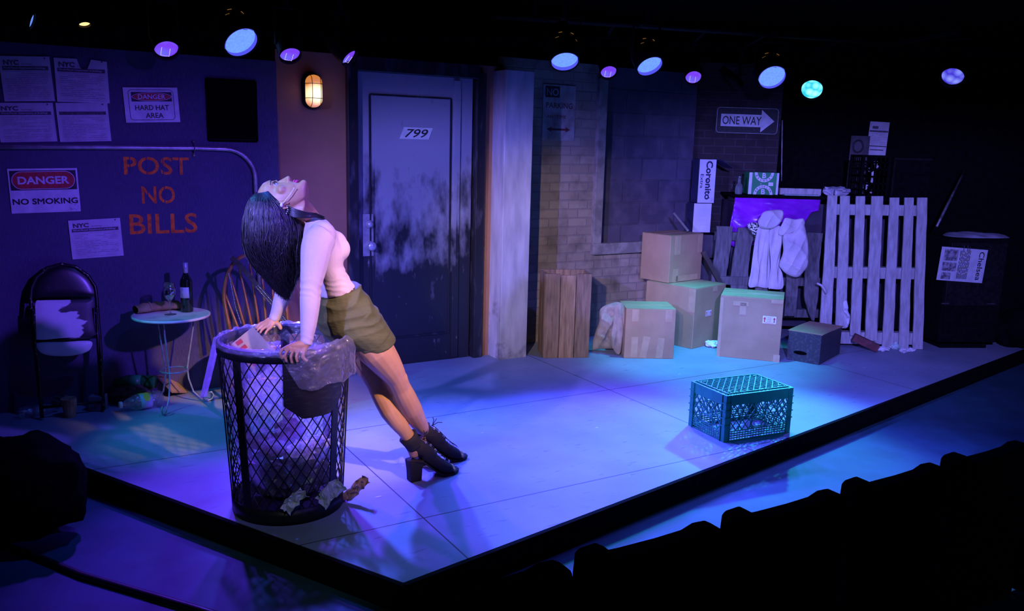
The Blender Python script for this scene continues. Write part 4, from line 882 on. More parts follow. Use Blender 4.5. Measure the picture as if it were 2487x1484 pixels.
# ============================================================ FURNITURE AND LITTER AT THE LEFT WALL
def c2(x, y): return x/3.226, 600+y/3.226
def onv(p, v): return onplane(p[0], p[1], SV*v, SV)
# folded metal chair leaning on the wall
o = thing('folding_chair', 'black metal folding chair folded flat against the wall, paint flaking white off its seat', 'chair', atz(170, 1000), STA)
def cv(x, y): return onv(c2(x, y), 5.60+0.20*(1345-y)/1215)
gloss_black = M('chipped_gloss_black', (0.008, 0.008, 0.010), 0.28, c2=(0.03, 0.03, 0.035), scale=30, lo=0.6, hi=0.7)
edge_m = M('worn_black_tube', (0.012, 0.012, 0.012), 0.35, 0.3, c2=(0.30, 0.26, 0.20), scale=55, lo=0.62, hi=0.68)
pts = [(330, 1340), (310, 1120), (292, 880), (268, 780), (250, 560), (240, 400), (246, 320), (285, 235), (370, 165), (480, 135), (590, 155), (690, 225), (745, 310), (757, 400), (768, 560), (786, 780), (800, 1080), (812, 1295)]
P = [cv(*p) for p in pts]; P[0].z = P[-1].z = 0.012; mb = MB(); mb.tube(P, 0.0115, 10); mb.build('frame_tube', edge_m, o, world=True)
for a, b_, c in (((262, 480), (276, 820), (318, 1240)), ((752, 470), (772, 820), (795, 1230))):
    mb = MB(); mb.tube([onv(c2(*a), 5.70), onv(c2(*b_), 5.69), onv(c2(*c), 5.68)], 0.010, 8); mb.build('rear_leg', edge_m, o, world=True)
mb = MB(); mb.tube([cv(322, 1258), cv(805, 1212)], 0.009, 8); mb.build('cross_bar', edge_m, o, world=True)
mb = MB(); mb.tube([cv(275, 735), cv(782, 700)], 0.016, 8, flat=0.7); mb.build('hinge_bar', gloss_black, o, world=True)
def sheet_from(pts, dy, depth, mat, name, vv=None):
    mb = MB(); f = cv if vv is None else (lambda x, y: onv(c2(x, y), vv))
    pillow(mb, [f(*p)-SV*dy for p in pts], -SV, depth, None, 8, back=0.3); return mb.build(name, mat, o, world=True)
sheet_from([(256, 400), (250, 325), (290, 245), (375, 175), (480, 146), (585, 166), (680, 232), (738, 318), (748, 385), (600, 392), (480, 392), (350, 395)], 0.0, 0.012, gloss_black, 'backrest')
m, N, L, b = node_mat('white_enamel_over_black')
tc = N.new('ShaderNodeTexCoord'); sp = N.new('ShaderNodeSeparateXYZ'); L.new(tc.outputs['Object'], sp.inputs[0])
f = math_(N, L, 'ADD', noise_(N, L, tc.outputs['Object'], 6, 10, (1, 1, 2.2)), math_(N, L, 'MULTIPLY', sp.outputs[0], 1.6))
L.new(mixc(N, L, ramp_(N, L, f, 0.60, 0.64), (0.70, 0.69, 0.70), (0.015, 0.015, 0.02)), b.inputs['Base Color']); b.inputs['Roughness'].default_value = 0.4
chip = m
sheet_from([(280, 430), (330, 415), (500, 412), (700, 408), (732, 430), (733, 560), (728, 700), (500, 712), (290, 722), (276, 560)], 0.012, 0.010, chip, 'seat_pan')
sheet_from([(290, 750), (500, 742), (705, 735), (712, 790), (660, 828), (560, 850), (450, 853), (350, 840), (300, 805)], 0.006, 0.010, M('white_enamel', (0.72, 0.71, 0.72), 0.4, c2=(0.6, 0.6, 0.6), scale=9), 'seat_lip')

# round bistro table
tp = aty(416, 764, aty(416, 764, 5.0).y); TP = atz(428, 985); TH = topz(TP, 764)
TP = Vector((TP.x, TP.y, 0)); q = atz(416, 764, TH); TP.x, TP.y = q.x, q.y; RT = 0.232
o = thing('bistro_table', 'small round white bistro table on curly wire legs by the wall', 'table', TP)
ivory = M('chipped_ivory_paint', (0.62, 0.62, 0.60), 0.45, c2=(0.36, 0.35, 0.34), scale=9, lo=0.5, hi=0.75)
wire = M('pale_wire', (0.40, 0.42, 0.42), 0.4, 0.3, c2=(0.28, 0.3, 0.3), scale=25)
mb = MB(); mb.lathe([(0.0, TH-0.012), (RT-0.004, TH-0.012), (RT, TH-0.008), (RT, TH+0.002), (RT-0.006, TH+0.004), (RT-0.012, TH), (0, TH)], 48); mb.build('table_top', ivory, o)
for k, a in enumerate((-100, 20, 140)):
    ca, sa = math.cos(R_(a+12)), math.sin(R_(a+12)); pr = [(0.135, TH-0.012), (0.125, TH-0.1), (0.09, 0.30), (0.08, 0.24), (0.085, 0.17), (0.11, 0.08), (0.16, 0.022), (0.195, 0.006), (0.225, 0.014), (0.235, 0.04), (0.222, 0.062), (0.205, 0.058)]
    mb = MB(); mb.tube([(r*ca, r*sa, z) for r, z in pr], 0.0055, 8); mb.build('leg', wire, o)
mb = MB(); mb.tube([(0.082*math.cos(2*math.pi*i/24), 0.082*math.sin(2*math.pi*i/24), 0.235) for i in range(24)], 0.005, 6, closed=True); mb.build('ring_brace', wire, o)
# bottle, glass and flat paper bag on it
def tz(x, y): return atz(x, y, TH)
P = tz(455, 757); S = (P-CO).length/FPX
o = thing('wine_bottle', 'dark wine bottle with a pale label standing on the bistro table', 'bottle', (P.x, P.y, TH+0.001))
k = 0.98
mb = MB(); mb.lathe([(r*k, z*k) for r, z in ((0, 0), (0.036, 0.001), (0.038, 0.006), (0.038, 0.19), (0.035, 0.21), (0.022, 0.235), (0.0155, 0.25), (0.0145, 0.30), (0.016, 0.302), (0.016, 0.318), (0.012, 0.32), (0, 0.32))], 32); mb.build('bottle_glass', M('dark_bottle_glass', (0.008, 0.014, 0.010), 0.06, spec=0.7), o)
mb = MB(); mb.lathe([(0.0165*k, z*k) for z in (0.255, 0.3205)]+[(0.001, 0.3215*k)], 24); mb.build('foil', M('silver_foil', (0.62, 0.62, 0.66), 0.35, 0.3, c2=(0.45, 0.45, 0.5), scale=30), o)
mb = MB(); rs = []
for z in (0.095, 0.165): rs.append([Vector((0.0386*k*math.cos(R_(a)), 0.0386*k*math.sin(R_(a)), z*k)) for a in range(-150, -40, 7)])
n = len(rs[0]); mb.add([p for r in rs for p in r], [(i, i+1, n+i+1, n+i) for i in range(n-1)], 0, True); lb = mb.build('label', white_print, o, solid=0.0006)
mb = MB(); 
for z in (0.155, 0.147, 0.125, 0.118, 0.111): mb.box((-0.016*k, -0.0386*k, z*k), (0.016, 0.001, 0.0025))
mb.build('label_print', grey_ink, lb)
P = tz(414, 764)
o = thing('wine_glass', 'stemmed wine glass holding a little white wine, beside the bottle', 'glass', (P.x, P.y, TH+0.001))
mb = MB(); mb.lathe([(0, 0.0), (0.036, 0.0), (0.036, 0.0015), (0.012, 0.005), (0.0045, 0.012), (0.004, 0.08), (0.010, 0.088), (0.028, 0.105), (0.037, 0.13), (0.038, 0.155), (0.032, 0.20), (0.0305, 0.20), (0.0362, 0.155), (0.0353, 0.13), (0.027, 0.107), (0.012, 0.092), (0, 0.09)], 32); mb.build('bowl_and_stem', clearglass('thin_glass', gl=0.2), o)
mb = MB(); mb.lathe([(0.0, 0.0925), (0.011, 0.0935), (0.026, 0.108), (0.0345, 0.128), (0.0, 0.128)], 28); mb.build('wine', clearglass('pale_wine', (0.75, 0.85, 0.6), 0.1), o)
a, b_ = tz(334, 764), tz(432, 752)
o = thing('paper_bag', 'brown paper bag lying flattened across the back of the bistro table', 'bag', (a.x, a.y, TH))
d = (b_-a); d.z = 0; ln = d.length*1.05; d.normalize(); sd = Vector((-d.y, d.x, 0)); kraft = M('kraft_paper', (0.40, 0.27, 0.13), 0.8, c2=(0.30, 0.19, 0.09), scale=14, bump=0.5, bscale=24)
def pb(u, v):
    t = u*ln; w_ = 0.045+0.012*math.sin(u*9)+0.02*u; an = 2*math.pi*v; hgt = 0.024+0.010*noise.noise(Vector((u*7, v*5, 1)))+0.012*u*(1-u)
    p = a+d*t+sd*(w_*math.cos(an)+0.03)+Vector((0, 0, 1))*(TH+0.003-a.z+hgt*(1+math.sin(an)))
    return p
mb = MB(); mb.grid(pb, 24, 20); mb.build('bag_body', kraft, o, world=True)
mb = MB(); mb.grid(lambda u, v: pb(0.28+0.03*u, v)+Vector((0, 0, 0.004)), 2, 20); mb.build('folded_rim', kraft, o, world=True, solid=0.006)

# hoop-backed windsor chair
CH = Vector((-1.56, 5.17, 0)); o = thing('windsor_chair', 'wooden hoop-backed spindle chair between table and wire bin', 'chair', CH, R_(-70+90))
honey = M('honey_varnish', (0.36, 0.13, 0.035), 0.28, c2=(0.20, 0.06, 0.018), scale=7, lo=0.3, hi=0.7, stretch=(4, 4, 1), coat=0.4)
SZ = 0.46
# local: x across, y to the front is -y after rotation; back at +y
mb = MB(); pl = []
for i in range(32):
    t_ = 2*math.pi*i/32; x = 0.20*math.copysign(abs(math.cos(t_))**0.7, math.cos(t_)); y = 0.20*math.copysign(abs(math.sin(t_))**0.7, math.sin(t_)); pl.append((x*(1.0-0.12*(y/0.2)), y))
mb.prism(pl, 0.035, Matrix.Translation((0, 0, SZ-0.035))); mb.build('seat', honey, o, bevel=0.008)
def hoop(t_):
    a = math.pi*t_; x = 0.205*math.cos(a)*(1.0 if math.sin(a) > .4 else 0.86+0.14*math.sin(a)/.4); h_ = 0.50*math.sin(a)**0.75 if math.sin(a) > 0 else 0
    return Vector((-x-0.05*h_/0.5, 0.165+0.12*(h_/0.5), SZ-0.01+h_))
mb = MB(); mb.tube([hoop(i/36) for i in range(37)], 0.0125, 10); mb.build('hoop', honey, o)
for k in range(7):
    x = -0.135+0.27*k/6; tt = (k+1.35)/8.7; top = hoop(tt); mb = MB(); bt = Vector((x*0.9, 0.165, SZ-0.005)); mid = bt.lerp(top, 0.4)
    mb.tube([bt, bt.lerp(top, .2), mid, bt.lerp(top, .75), top], [0.007, 0.0085, 0.0095, 0.0075, 0.006], 8); mb.build('spindle', honey, o)
for sx in (-1, 1):
    for sy in (-1, 1):
        mb = MB(); p = Vector((sx*0.13, sy*0.13, SZ-0.02)); q = Vector((sx*0.205, sy*0.215, 0.0)); mb.tube([p, p.lerp(q, .25), p.lerp(q, .5), p.lerp(q, .75), q], [0.012, 0.016, 0.019, 0.015, 0.011], 8); mb.build('leg', honey, o)
mb = MB(); mb.tube([(-0.165, -0.17, 0.2), (-0.165, 0.17, 0.2)], 0.009, 8); mb.tube([(0.165, -0.17, 0.2), (0.165, 0.17, 0.2)], 0.009, 8); mb.tube([(-0.165, 0, 0.2), (0.165, 0, 0.2)], 0.009, 8); mb.build('stretcher', honey, o)
# studded strap slung from the hoop
CT = o.matrix_basis
def wp(p): return CT @ Vector(p)
h0 = wp(hoop(0.33)); yv = h0.y-0.03
pts = [aty(562, 625, yv+0.0), aty(590, 652, yv-0.01), aty(625, 695, yv-0.02), aty(660, 735, yv-0.03), aty(700, 790, yv-0.02)]
strap = thing('bag_strap', 'dark studded strap slung across the spindle chair back', 'strap', pts[0])
nrm = Vector((0, -1, 0))
mb = MB()
for a, b_ in zip(pts[:-1], pts[1:]): mb.bar(a, b_, 0.004, 0.034, (0.6, 0, 0.8))
mb.build('leather_band', M('dark_leather', (0.035, 0.028, 0.026), 0.5, c2=(0.06, 0.05, 0.045), scale=30), strap, world=True)
mb = MB(); rg = random.Random(8)
for k in range(34):
    t_ = k/33; i = 2 if t_ < 0.5 else 3; q = pts[i].lerp(pts[i+1], (t_*2) % 1.0 if t_ < 1 else 1); d_ = (pts[i+1]-pts[i]).normalized(); n_ = Vector((-d_.z, 0, d_.x))
    for s_ in (-0.008, 0.008): mb.lathe([(0.0035, 0), (0.0025, 0.002), (0, 0.0028)], 6, T=frame(q+n_*s_+Vector((0, -0.004, 0)), (1, 0, 0), (0, 0, 1)))
mb.build('stud', M('bright_stud', (0.8, 0.8, 0.82), 0.25, 0.8), strap, world=True)
mb = MB()
ps = [aty(556, 665, yv-0.03), aty(563, 700, yv-0.035), aty(572, 745, yv-0.04), aty(585, 785, yv-0.04)]
for i in range(40):
    t_ = i/39*3; k = min(int(t_), 2); q = ps[k].lerp(ps[k+1], t_-k); mb.lathe([(0.0, -0.004), (0.004, 0), (0, 0.004)], 6, T=Matrix.Translation(q))
tag(mb.build('bead_chain', MAT['bright_stud']), 'thin silver bead chain hanging down the left of the spindle chair back', 'chain')

# litter along the wall
def bottle_lying(name, label, P, d, L_, r, m, capm=None, lab=None):
    o = thing(name, label, 'bottle', P); d = Vector(d).normalized(); T = frame((0, 0, r), Vector((0, 0, 1)).cross(d), Vector((0, 0, 1)) if abs(d.z) < .5 else (1, 0, 0)); T = frame((0, 0, r), (0, 0, 1), d.cross(Vector((0, 0, 1))).normalized()*-1)
    if (T.to_3x3() @ Vector((0, 0, 1))).dot(d) < 0: T = frame((0, 0, r), (0, 0, 1), d.cross(Vector((0, 0, 1))).normalized())
    mb = MB(); mb.lathe([(0, 0), (r*0.9, 0.002), (r, 0.012), (r*0.97, L_*0.3), (r, L_*0.6), (r*0.6, L_*0.8), (r*0.36, L_*0.9), (r*0.36, L_*0.96)], 20, T=T); mb.build('bottle_body', m, o)
    if capm: mb = MB(); mb.lathe([(r*0.42, L_*0.94), (r*0.42, L_), (0, L_)], 14, T=T); mb.build('cap', capm, o)
    if lab: mb = MB(); mb.lathe([(r*1.01, L_*0.28), (r*1.02, L_*0.55)], 20, T=T, cap=False); mb.build('wrapper', lab, o, solid=0.0008)
    return o
green_pl = M('green_bottle_plastic', (0.02, 0.30, 0.06), 0.12, trans=0.35, spec=0.6); green_lab = M('bright_green_label', (0.02, 0.42, 0.12), 0.4, c2=(0.02, 0.36, 0.1), scale=20)
P = atz(362, 968); bottle_lying('soda_bottle', 'green soda bottle with bright green label lying on the floor litter', P+Vector((0.05, 0.0, 0.07)), (-1, -0.12, 0.0), 0.30, 0.045, green_pl, green_pl, green_lab)
P = atz(345, 985); bottle_lying('clear_bottle', 'clear plastic bottle with a yellow and white label lying under the bistro table', P+Vector((0.12, 0.02, 0)), (-0.75, -0.7, 0), 0.26, 0.05, film('crinkled_clear_plastic', (0.75, 0.75, 0.8), 0.55, 0.35), white_print, M('yellow_label', (0.75, 0.70, 0.03), 0.5, c2=(0.55, 0.60, 0.75), scale=3.0, lo=0.5, hi=0.53, detail=0))
bo = P+Vector((0.12, 0.02, 0)); bd = Vector((-0.75, -0.7, 0)).normalized(); bn = (Vector((0.68, -0.73, 0))*0.75+Vector((0, 0, 0.66))).normalized()
last_bottle = [o_ for o_ in bpy.data.objects if o_.name.startswith('clear_bottle')][-1]
mb = MB(); mb.prism([(0.030*math.cos(2*math.pi*i/20), 0.020*math.sin(2*math.pi*i/20)) for i in range(20)], 0.001, frame(bo+Vector((0, 0, 0.05))+bd*0.105+bn*0.0525, bn.cross(bd), bd)); lp_ = mb.build('yellow_patch', M('yellow_print', (0.80, 0.75, 0.02), 0.5), last_bottle, world=True)
P = atz(48, 1018); bottle_lying('clear_bottle', 'crushed clear bottle on the floor at the far left, before the folded chair', P, (0.5, 0.5, 0), 0.22, 0.035, MAT['crinkled_clear_plastic'], steel)
P = atz(318, 975)
mb = MB(); crumple(mb, (P.x, P.y, 0.055), (0.13, 0.09, 0.055), 11, 0, 0.3); tag(mb.build('paper_bag', M('drab_paper', (0.20, 0.15, 0.14), 0.8, c2=(0.12, 0.09, 0.09), scale=14, bump=0.4, bscale=25)), 'crumpled drab paper bag under the green soda bottle', 'bag')
P = atz(400, 968)
mb = MB(); mb.bar((P.x-0.05, P.y+0.12, 0.12), (P.x+0.08, P.y+0.05, 0.03), 0.14, 0.012, (0.3, 0.2, 1)); tag(mb.build('cardboard_scrap', cardboard), 'bent cardboard scrap behind the bistro table legs', 'cardboard')
for k, (x, y, sx, sz, m_, nm, lb, ct) in enumerate(((223, 965, 0.10, 0.10, M('dim_carton', (0.26, 0.17, 0.13), 0.8, c2=(0.2, 0.13, 0.1), scale=12), 'small_carton', 'little brown carton behind the right leg of the folded chair', 'carton'), (232, 1000, 0.085, 0.095, M('dim_blue_carton', (0.22, 0.20, 0.24), 0.8, c2=(0.15, 0.14, 0.18), scale=12), 'small_carton', 'little grey carton in front of the folded chair right leg', 'carton'))):
    P = atz(x, y); mb = MB(); mb.box((P.x, P.y+0.04, sz/2+0.001), (sx, 0.08, sz), T=None); tag(mb.build(nm, m_, bevel=0.002), lb, ct)
P = atz(170, 1012)
mb = MB(); rs = []
for i in range(9):
    z = 0.115*i/8; r = 0.032+0.014*i/8; rs.append([Vector((P.x+r*math.cos(a)*(1+.12*noise.noise(Vector((a, z*30, 3)))), P.y+r*math.sin(a)*(1+.12*noise.noise(Vector((a+4, z*30, 3)))), 0.001+z)) for a in [2*math.pi*j/14 for j in range(14)]])
mb.rings(rs, smooth=False); tag(mb.build('paper_cup', M('buff_paper_cup', (0.50, 0.36, 0.20), 0.7, c2=(0.38, 0.2, 0.10), scale=24)), 'crushed buff paper cup under the cross bar of the folded chair', 'cup')
P = atz(140, 985)
mb = MB(); crumple(mb, (P.x, P.y+0.02, 0.045), (0.09, 0.06, 0.045), 21, 0, 0.35); tag(mb.build('paper_wad', MAT['drab_paper']), 'dark crumpled paper behind the folded chair crossbar', 'paper')
# ============================================================ WIRE LITTER BIN
CAN = Vector((-1.035, 3.775, 0)); HC = 0.80; RB, RTp = 0.245, 0.288
can = thing('litter_bin', 'black expanded-mesh city litter bin the woman leans on, lined with clear plastic', 'bin', CAN)
canm = M('bin_black_steel', (0.010, 0.010, 0.012), 0.45, 0.4, c2=(0.02, 0.02, 0.022), scale=40)
def rad(z): return RB+(RTp-RB)*min(1, max(0, (z-0.02)/(HC-0.02)))**1.15
ND, NR = 32, 9
mb = MB(); z0, z1 = 0.05, HC-0.03
for fam in (1, -1):
    for i in range(ND):
        pts = []
        for j in range(NR*2+1):
            z = z0+(z1-z0)*j/(NR*2); a = 2*math.pi*(i+fam*j*0.5)/ND
            kk = 0.10*2*math.pi/ND*(1 if j % 2 else -1)*0
            pts.append(Vector((rad(z)*math.cos(a+kk), rad(z)*math.sin(a+kk), z)))
        mb.tube(pts, 0.0028, 4, cap=False, smooth=False)
mb.build('wire_mesh', canm, can)
for k in (-160, -119, -25, 12, 60, 105, 150):
    a = R_(k); mb = MB(); rr = lambda z: rad(z)+0.004
    c_, s_ = math.cos(a), math.sin(a); mb.bar((rr(0)*c_, rr(0)*s_, 0.0), (rr(HC)*c_, rr(HC)*s_, HC-0.01), 0.042, 0.006, (c_, s_, 0)); mb.build('upright_bar', canm, can)
mb = MB(); mb.lathe([(rad(HC)+0.004, HC-0.045), (rad(HC)+0.010, HC-0.045), (rad(HC)+0.010, HC), (rad(HC)-0.006, HC+0.008), (rad(HC)-0.010, HC-0.01), (rad(HC)+0.002, HC-0.02)], 56, cap=False); mb.build('rim', canm, can)
mb = MB(); mb.lathe([(RB+0.006, 0.0), (RB+0.010, 0.0), (RB+0.012, 0.07), (RB+0.004, 0.07), (RB-0.01, 0.02), (0, 0.02)], 48); mb.build('base_pan', canm, can)
# clipped plate on the front right
mb = MB(); rs = []; A0, A1 = -77, -17
zt, zb, zc = 0.70, 0.50, 0.565
for i in range(25):
    t_ = i/24; a = R_(A0+(A1-A0)*t_); e = min(t_, 1-t_)/0.27; lo = zb if e >= 1 else zb+(zc-zb)*(1-e)
    r0 = rad(zt)+0.010; r1 = rad(lo)+0.010; rs.append([Vector((r0*math.cos(a), r0*math.sin(a), zt+0.06)), Vector((r1*math.cos(a), r1*math.sin(a), lo)), Vector(((r1+.004)*math.cos(a), (r1+.004)*math.sin(a), lo)), Vector(((r0+.004)*math.cos(a), (r0+.004)*math.sin(a), zt+0.06))])
mb.rings(rs, smooth=False); mb.build('blank_plate', M('blank_black_plate', (0.008, 0.008, 0.008), 0.5, c2=(0.03, 0.03, 0.025), scale=20, lo=0.5, hi=0.8, stretch=(1, 1, 6)), can)
# clear liner, folded over the rim, crinkled
clear = film('clear_bin_liner', (0.85, 0.85, 0.92), 0.66, 0.3, 1.0)
def ln(u, v):
    a = 2*math.pi*u; nz = noise.noise(Vector((math.cos(a)*3, math.sin(a)*3, v*4))); nf = noise.noise(Vector((math.cos(a)*12, math.sin(a)*12, v*3)))
    ad = ((math.degrees(a)+180) % 360)-180
    over = 0.014+0.150*smoothstep(-80, -62, ad)*smoothstep(60, 20, ad)+0.02*nz*smoothstep(-85, -60, ad)+0.08*math.exp(-((((math.degrees(a)+180) % 360)-180-158+360) % 360 if 0 else abs(((math.degrees(a)-172+180) % 360)-180))**2/(2*13**2))
    out = 0.0+0.022*max(0, math.cos(a+R_(-8)))**2
    path = [(rad(0.14)*0.86, 0.12), (rad(0.4)-0.014, 0.40), (rad(0.70)-0.010, 0.70), (rad(HC)-0.014, HC+0.006), (rad(HC)+0.004+out*.5, HC+0.018+out*0.9), (rad(HC)+0.018+out, HC+0.004+out*.4), (rad(HC)+0.018+out*0.9, HC-over*0.5), (rad(HC)+0.016+out*0.6, HC-over)]
    t_ = v*(len(path)-1); k = min(int(t_), len(path)-2); f = t_-k; r = path[k][0]*(1-f)+path[k+1][0]*f; z = path[k][1]*(1-f)+path[k+1][1]*f
    inside = 1 if v < 0.42 else 0.35
    r += (0.006*nf-0.004)*inside+(0.011*nf+0.006*nz if v > 0.7 else 0); return (r*math.cos(a), r*math.sin(a), z+0.010*nf*(1 if v > 0.5 else 0))
mb = MB(); mb.grid(ln, 140, 42, wrap=True); mb.build('bin_liner', clear, can)
mb = MB(); a0 = R_(176)                                             # loose tail of plastic on the left
def tail(u, v):
    a = a0+R_(18)*(u-0.5)*(1-0.5*v); r = rad(HC)+0.02+0.05*v+0.012*math.sin(u*9+v*3); return (r*math.cos(a)-0.04*v, r*math.sin(a), HC+0.0-0.30*v)
mb.grid(tail, 12, 14); mb.build('liner_tail', film('cloudy_liner_tail', (0.8, 0.85, 0.95), 0.5, 0.2), can)
# what is in the bin
mb = MB(); crumple(mb, (CAN.x, CAN.y, 0.16), (0.20, 0.20, 0.125), 5, 0, 0.16, 1.6, 4); tag(mb.build('rubbish_bag', M('black_polythene', (0.008, 0.008, 0.009), 0.3, c2=(0.02, 0.02, 0.02), scale=20)), 'black rubbish filling the bottom of the wire litter bin', 'rubbish')
for k, (dx, dy, z, s_, m_) in enumerate(((-0.03, -0.13, 0.315, .06, 'drab_paper'), (0.09, -0.12, 0.30, .065, 'permit_paper'), (0.0, 0.06, 0.33, .075, 'drab_paper'), (0.14, -0.02, 0.30, .06, 'permit_paper'), (-0.12, 0.0, 0.31, .06, 'drab_paper'))):
    mb = MB(); crumple(mb, (CAN.x+dx, CAN.y+dy, z), (s_, s_, s_*0.75), 40+k, 0, 0.3, 2.4); tag(mb.build('paper_wad', MAT[m_]), 'crumpled paper on top of the rubbish inside the wire bin', 'paper', 'papers inside the wire bin')
o = thing('paper_sack', 'printed brown paper sack leaning inside the bin at the left rim', 'bag', CAN+Vector((-0.19, -0.02, 0.62)))
a = aty(572, 812, CAN.y+0.05); b_ = aty(610, 800, CAN.y+0.05); c = aty(640, 848, CAN.y+0.0); d = aty(600, 850, CAN.y-0.03)
T = frame((CAN.x-0.135, CAN.y+0.0, 0.735), (0.62, -0.15, -0.62), (0.35, 0.25, 0.35)); 
mb = MB(); mb.box((0, 0, 0), (0.19, 0.13, 0.012), T=T); mb.build('sack_body', M('tan_sack_paper', (0.50, 0.36, 0.24), 0.75, c2=(0.40, 0.28, 0.18), scale=10, bump=0.3, bscale=20), o, world=True)
mb = MB(); rg = random.Random(6)
for i in range(6): mb.box((-0.075+0.029*i, -0.035+0.006*(i % 2), 0.0068), (0.020, 0.030, 0.0012), T=T @ Matrix.Rotation(0.1*(i % 3-1), 4, 'Z'))
mb.build('red_print', red_print, o, world=True)
# papers poking out at the foot of the bin
for k, (pts, wd, m_, lb) in enumerate((([(694, 1240), (706, 1222), (722, 1206), (742, 1195)], 0.042, white_print, 'white paper crumpled against the front of the wire bin'),
        ([(780, 1222), (795, 1202), (815, 1184), (834, 1174)], 0.055, white_print, 'white paper card wedged under the right side of the wire bin'),
        ([(838, 1212), (860, 1190), (876, 1174), (891, 1161)], 0.040, M('tan_paper', (0.42, 0.28, 0.2), 0.8, c2=(0.25, 0.15, 0.12), scale=18, bump=0.4, bscale=30), 'scrunched tan paper on the floor right of the wire bin'))):
    yb = max(p[1] for p in pts); xb = sum(p[0] for p in pts)/len(pts); Fp = atz(xb, yb+8); rg = random.Random(70+k)
    if k < 2: Fp.y = min(Fp.y, CAN.y-math.sqrt(max(0.0, 0.292**2-(aty(xb, yb, 3.6).x-CAN.x)**2)))
    C_ = [aty(x, y, Fp.y) for x, y in pts]; lowest = min(c.z for c in C_)
    nu, nv = 9, 5; js = {}
    def strip(u, v):
        t_ = u*(len(C_)-1); i = min(int(t_), len(C_)-2); p = C_[i].lerp(C_[i+1], t_-i); key = (round(u*nu), round(v*nv))
        if key not in js: js[key] = Vector((rg.uniform(-.006, .006), rg.uniform(-.016, .004), rg.uniform(-.006, .006)))
        q = p+js[key]+Vector((-0.68, 0.05, 0.73))*(wd*1.25*(v-0.5)); q.z = max(q.z, 0.006); return q
    mb = MB(); mb.grid(strip, nu, nv, smooth=False); tag(mb.build('paper_scrap', m_, solid=0.0015), lb, 'paper', 'papers at the foot of the wire bin')

# ============================================================ GREEN MILK CRATE
P = atz(1757, 1075); an = R_(25.5); Wk, Dk, Hk = 0.51, 0.34, 0.285
o = thing('milk_crate', 'green plastic milk crate upside down near the stage edge', 'crate', P, an)
gk = M('milk_crate_green', (0.015, 0.34, 0.18), 0.42, c2=(0.012, 0.29, 0.15), scale=14)
PO = 0.035
for x in (0, Wk):
    for y in (0, Dk):
        mb = MB(); sx = 1 if x == 0 else -1; sy = 1 if y == 0 else -1
        mb.box((x+sx*0.017, y+sy*0.0035, Hk/2), (0.034, 0.007, Hk)); mb.box((x+sx*0.0035, y+sy*0.02, Hk/2), (0.007, 0.027, Hk))
        for zz in (0.10, 0.145, 0.19, 0.235): mb.box((x+sx*0.018, y-sy*0.003, zz), (0.042, 0.008, 0.006)); mb.box((x-sx*0.003, y+sy*0.018, zz), (0.008, 0.042, 0.006))
        mb.box((x+sx*0.036, y-sy*0.001, Hk/2), (0.006, 0.010, Hk)); mb.box((x-sx*0.001, y+sy*0.036, Hk/2), (0.010, 0.006, Hk)); mb.build('corner_post', gk, o)
def side(T, w_, big):
    """one lattice side: x along, y up, z outwards"""
    mb = MB(); x0, x1 = 0.038, w_-0.038
    for y in (0.005, 0.02, 0.034, 0.048, 0.062): mb.box(((x0+x1)/2, y, -0.003), (x1-x0, 0.0065, 0.008), T=T)
    n = int((x1-x0)/0.02)
    for i in range(n+1):
        mb.box((x0+(x1-x0)*i/n, 0.033, -0.0035), (0.0022, 0.06, 0.004), T=T)
    mb.build('ribbed_band', gk, o)
    mb = MB(); mb.box(((x0+x1)/2, 0.252, -0.003), (x1-x0, 0.062, 0.006), T=T); mb.build('solid_band', gk, o)
    mb = MB(); ya, yb = 0.066, 0.222; hx = (x0+x1)/2; hw, hh, hy = 0.052, 0.021, 0.093
    def keep(x, y): return not (abs(x-hx) < hw+0.012 and abs(y-hy) < hh+0.012)
    stp = 0.047
    for fam in (1, -1):
        k = -12
        while k < 30:
            s0 = k*stp; seg = []
            for i in range(61):
                y = ya+(yb-ya)*i/60; x = x0+s0+fam*(y-ya)*0.80-(0 if fam > 0 else 0)
                if x0 <= x <= x1 and keep(x, y): seg.append((x, y))
                elif seg:
                    if len(seg) > 2: mb.bar(T @ Vector((*seg[0], -0.003)), T @ Vector((*seg[-1], -0.003)), 0.0058, 0.0058, T.to_3x3() @ Vector((0, 0, 1)))
                    seg = []
            if len(seg) > 2: mb.bar(T @ Vector((*seg[0], -0.003)), T @ Vector((*seg[-1], -0.003)), 0.0058, 0.0058, T.to_3x3() @ Vector((0, 0, 1)))
            k += 1
    for y in (0.145,): mb.box(((x0+x1)/2, y, -0.003), (x1-x0, 0.005, 0.005), T=T)
    for x in (x0+(x1-x0)*q for q in ((0.33, 0.67) if not big else (0.2, 0.4, 0.6, 0.8))): mb.bar(T @ Vector((x-0.02, ya, -0.003)), T @ Vector((x+0.02, yb, -0.003)), 0.0045, 0.005, T.to_3x3() @ Vector((0, 0, 1)))
    mb.build('lattice_panel', gk, o)
    mb = MB()
    for k_ in (0, 1):
        e = 0.0095*k_; pts = [T @ Vector((hx+math.copysign(hw-hh, math.cos(t_))+(hh+e)*math.cos(t_), hy+(hh+e)*math.sin(t_), -0.002)) for t_ in [2*math.pi*(i+0.5)/28 for i in range(28)]]
        mb.tube(pts, 0.0035, 6, closed=True)
    for i in range(14):
        t_ = 2*math.pi*(i+0.5)/14; c_, s_ = math.cos(t_), math.sin(t_); b0 = Vector((hx+math.copysign(hw-hh, c_), hy, -0.002)); mb.bar(T @ (b0+Vector((hh*c_, hh*s_, 0))), T @ (b0+Vector(((hh+.0095)*c_, (hh+.0095)*s_, 0))), 0.003, 0.003, T.to_3x3() @ Vector((0, 0, 1)))
    mb.build('hand_hole_ring', gk, o)
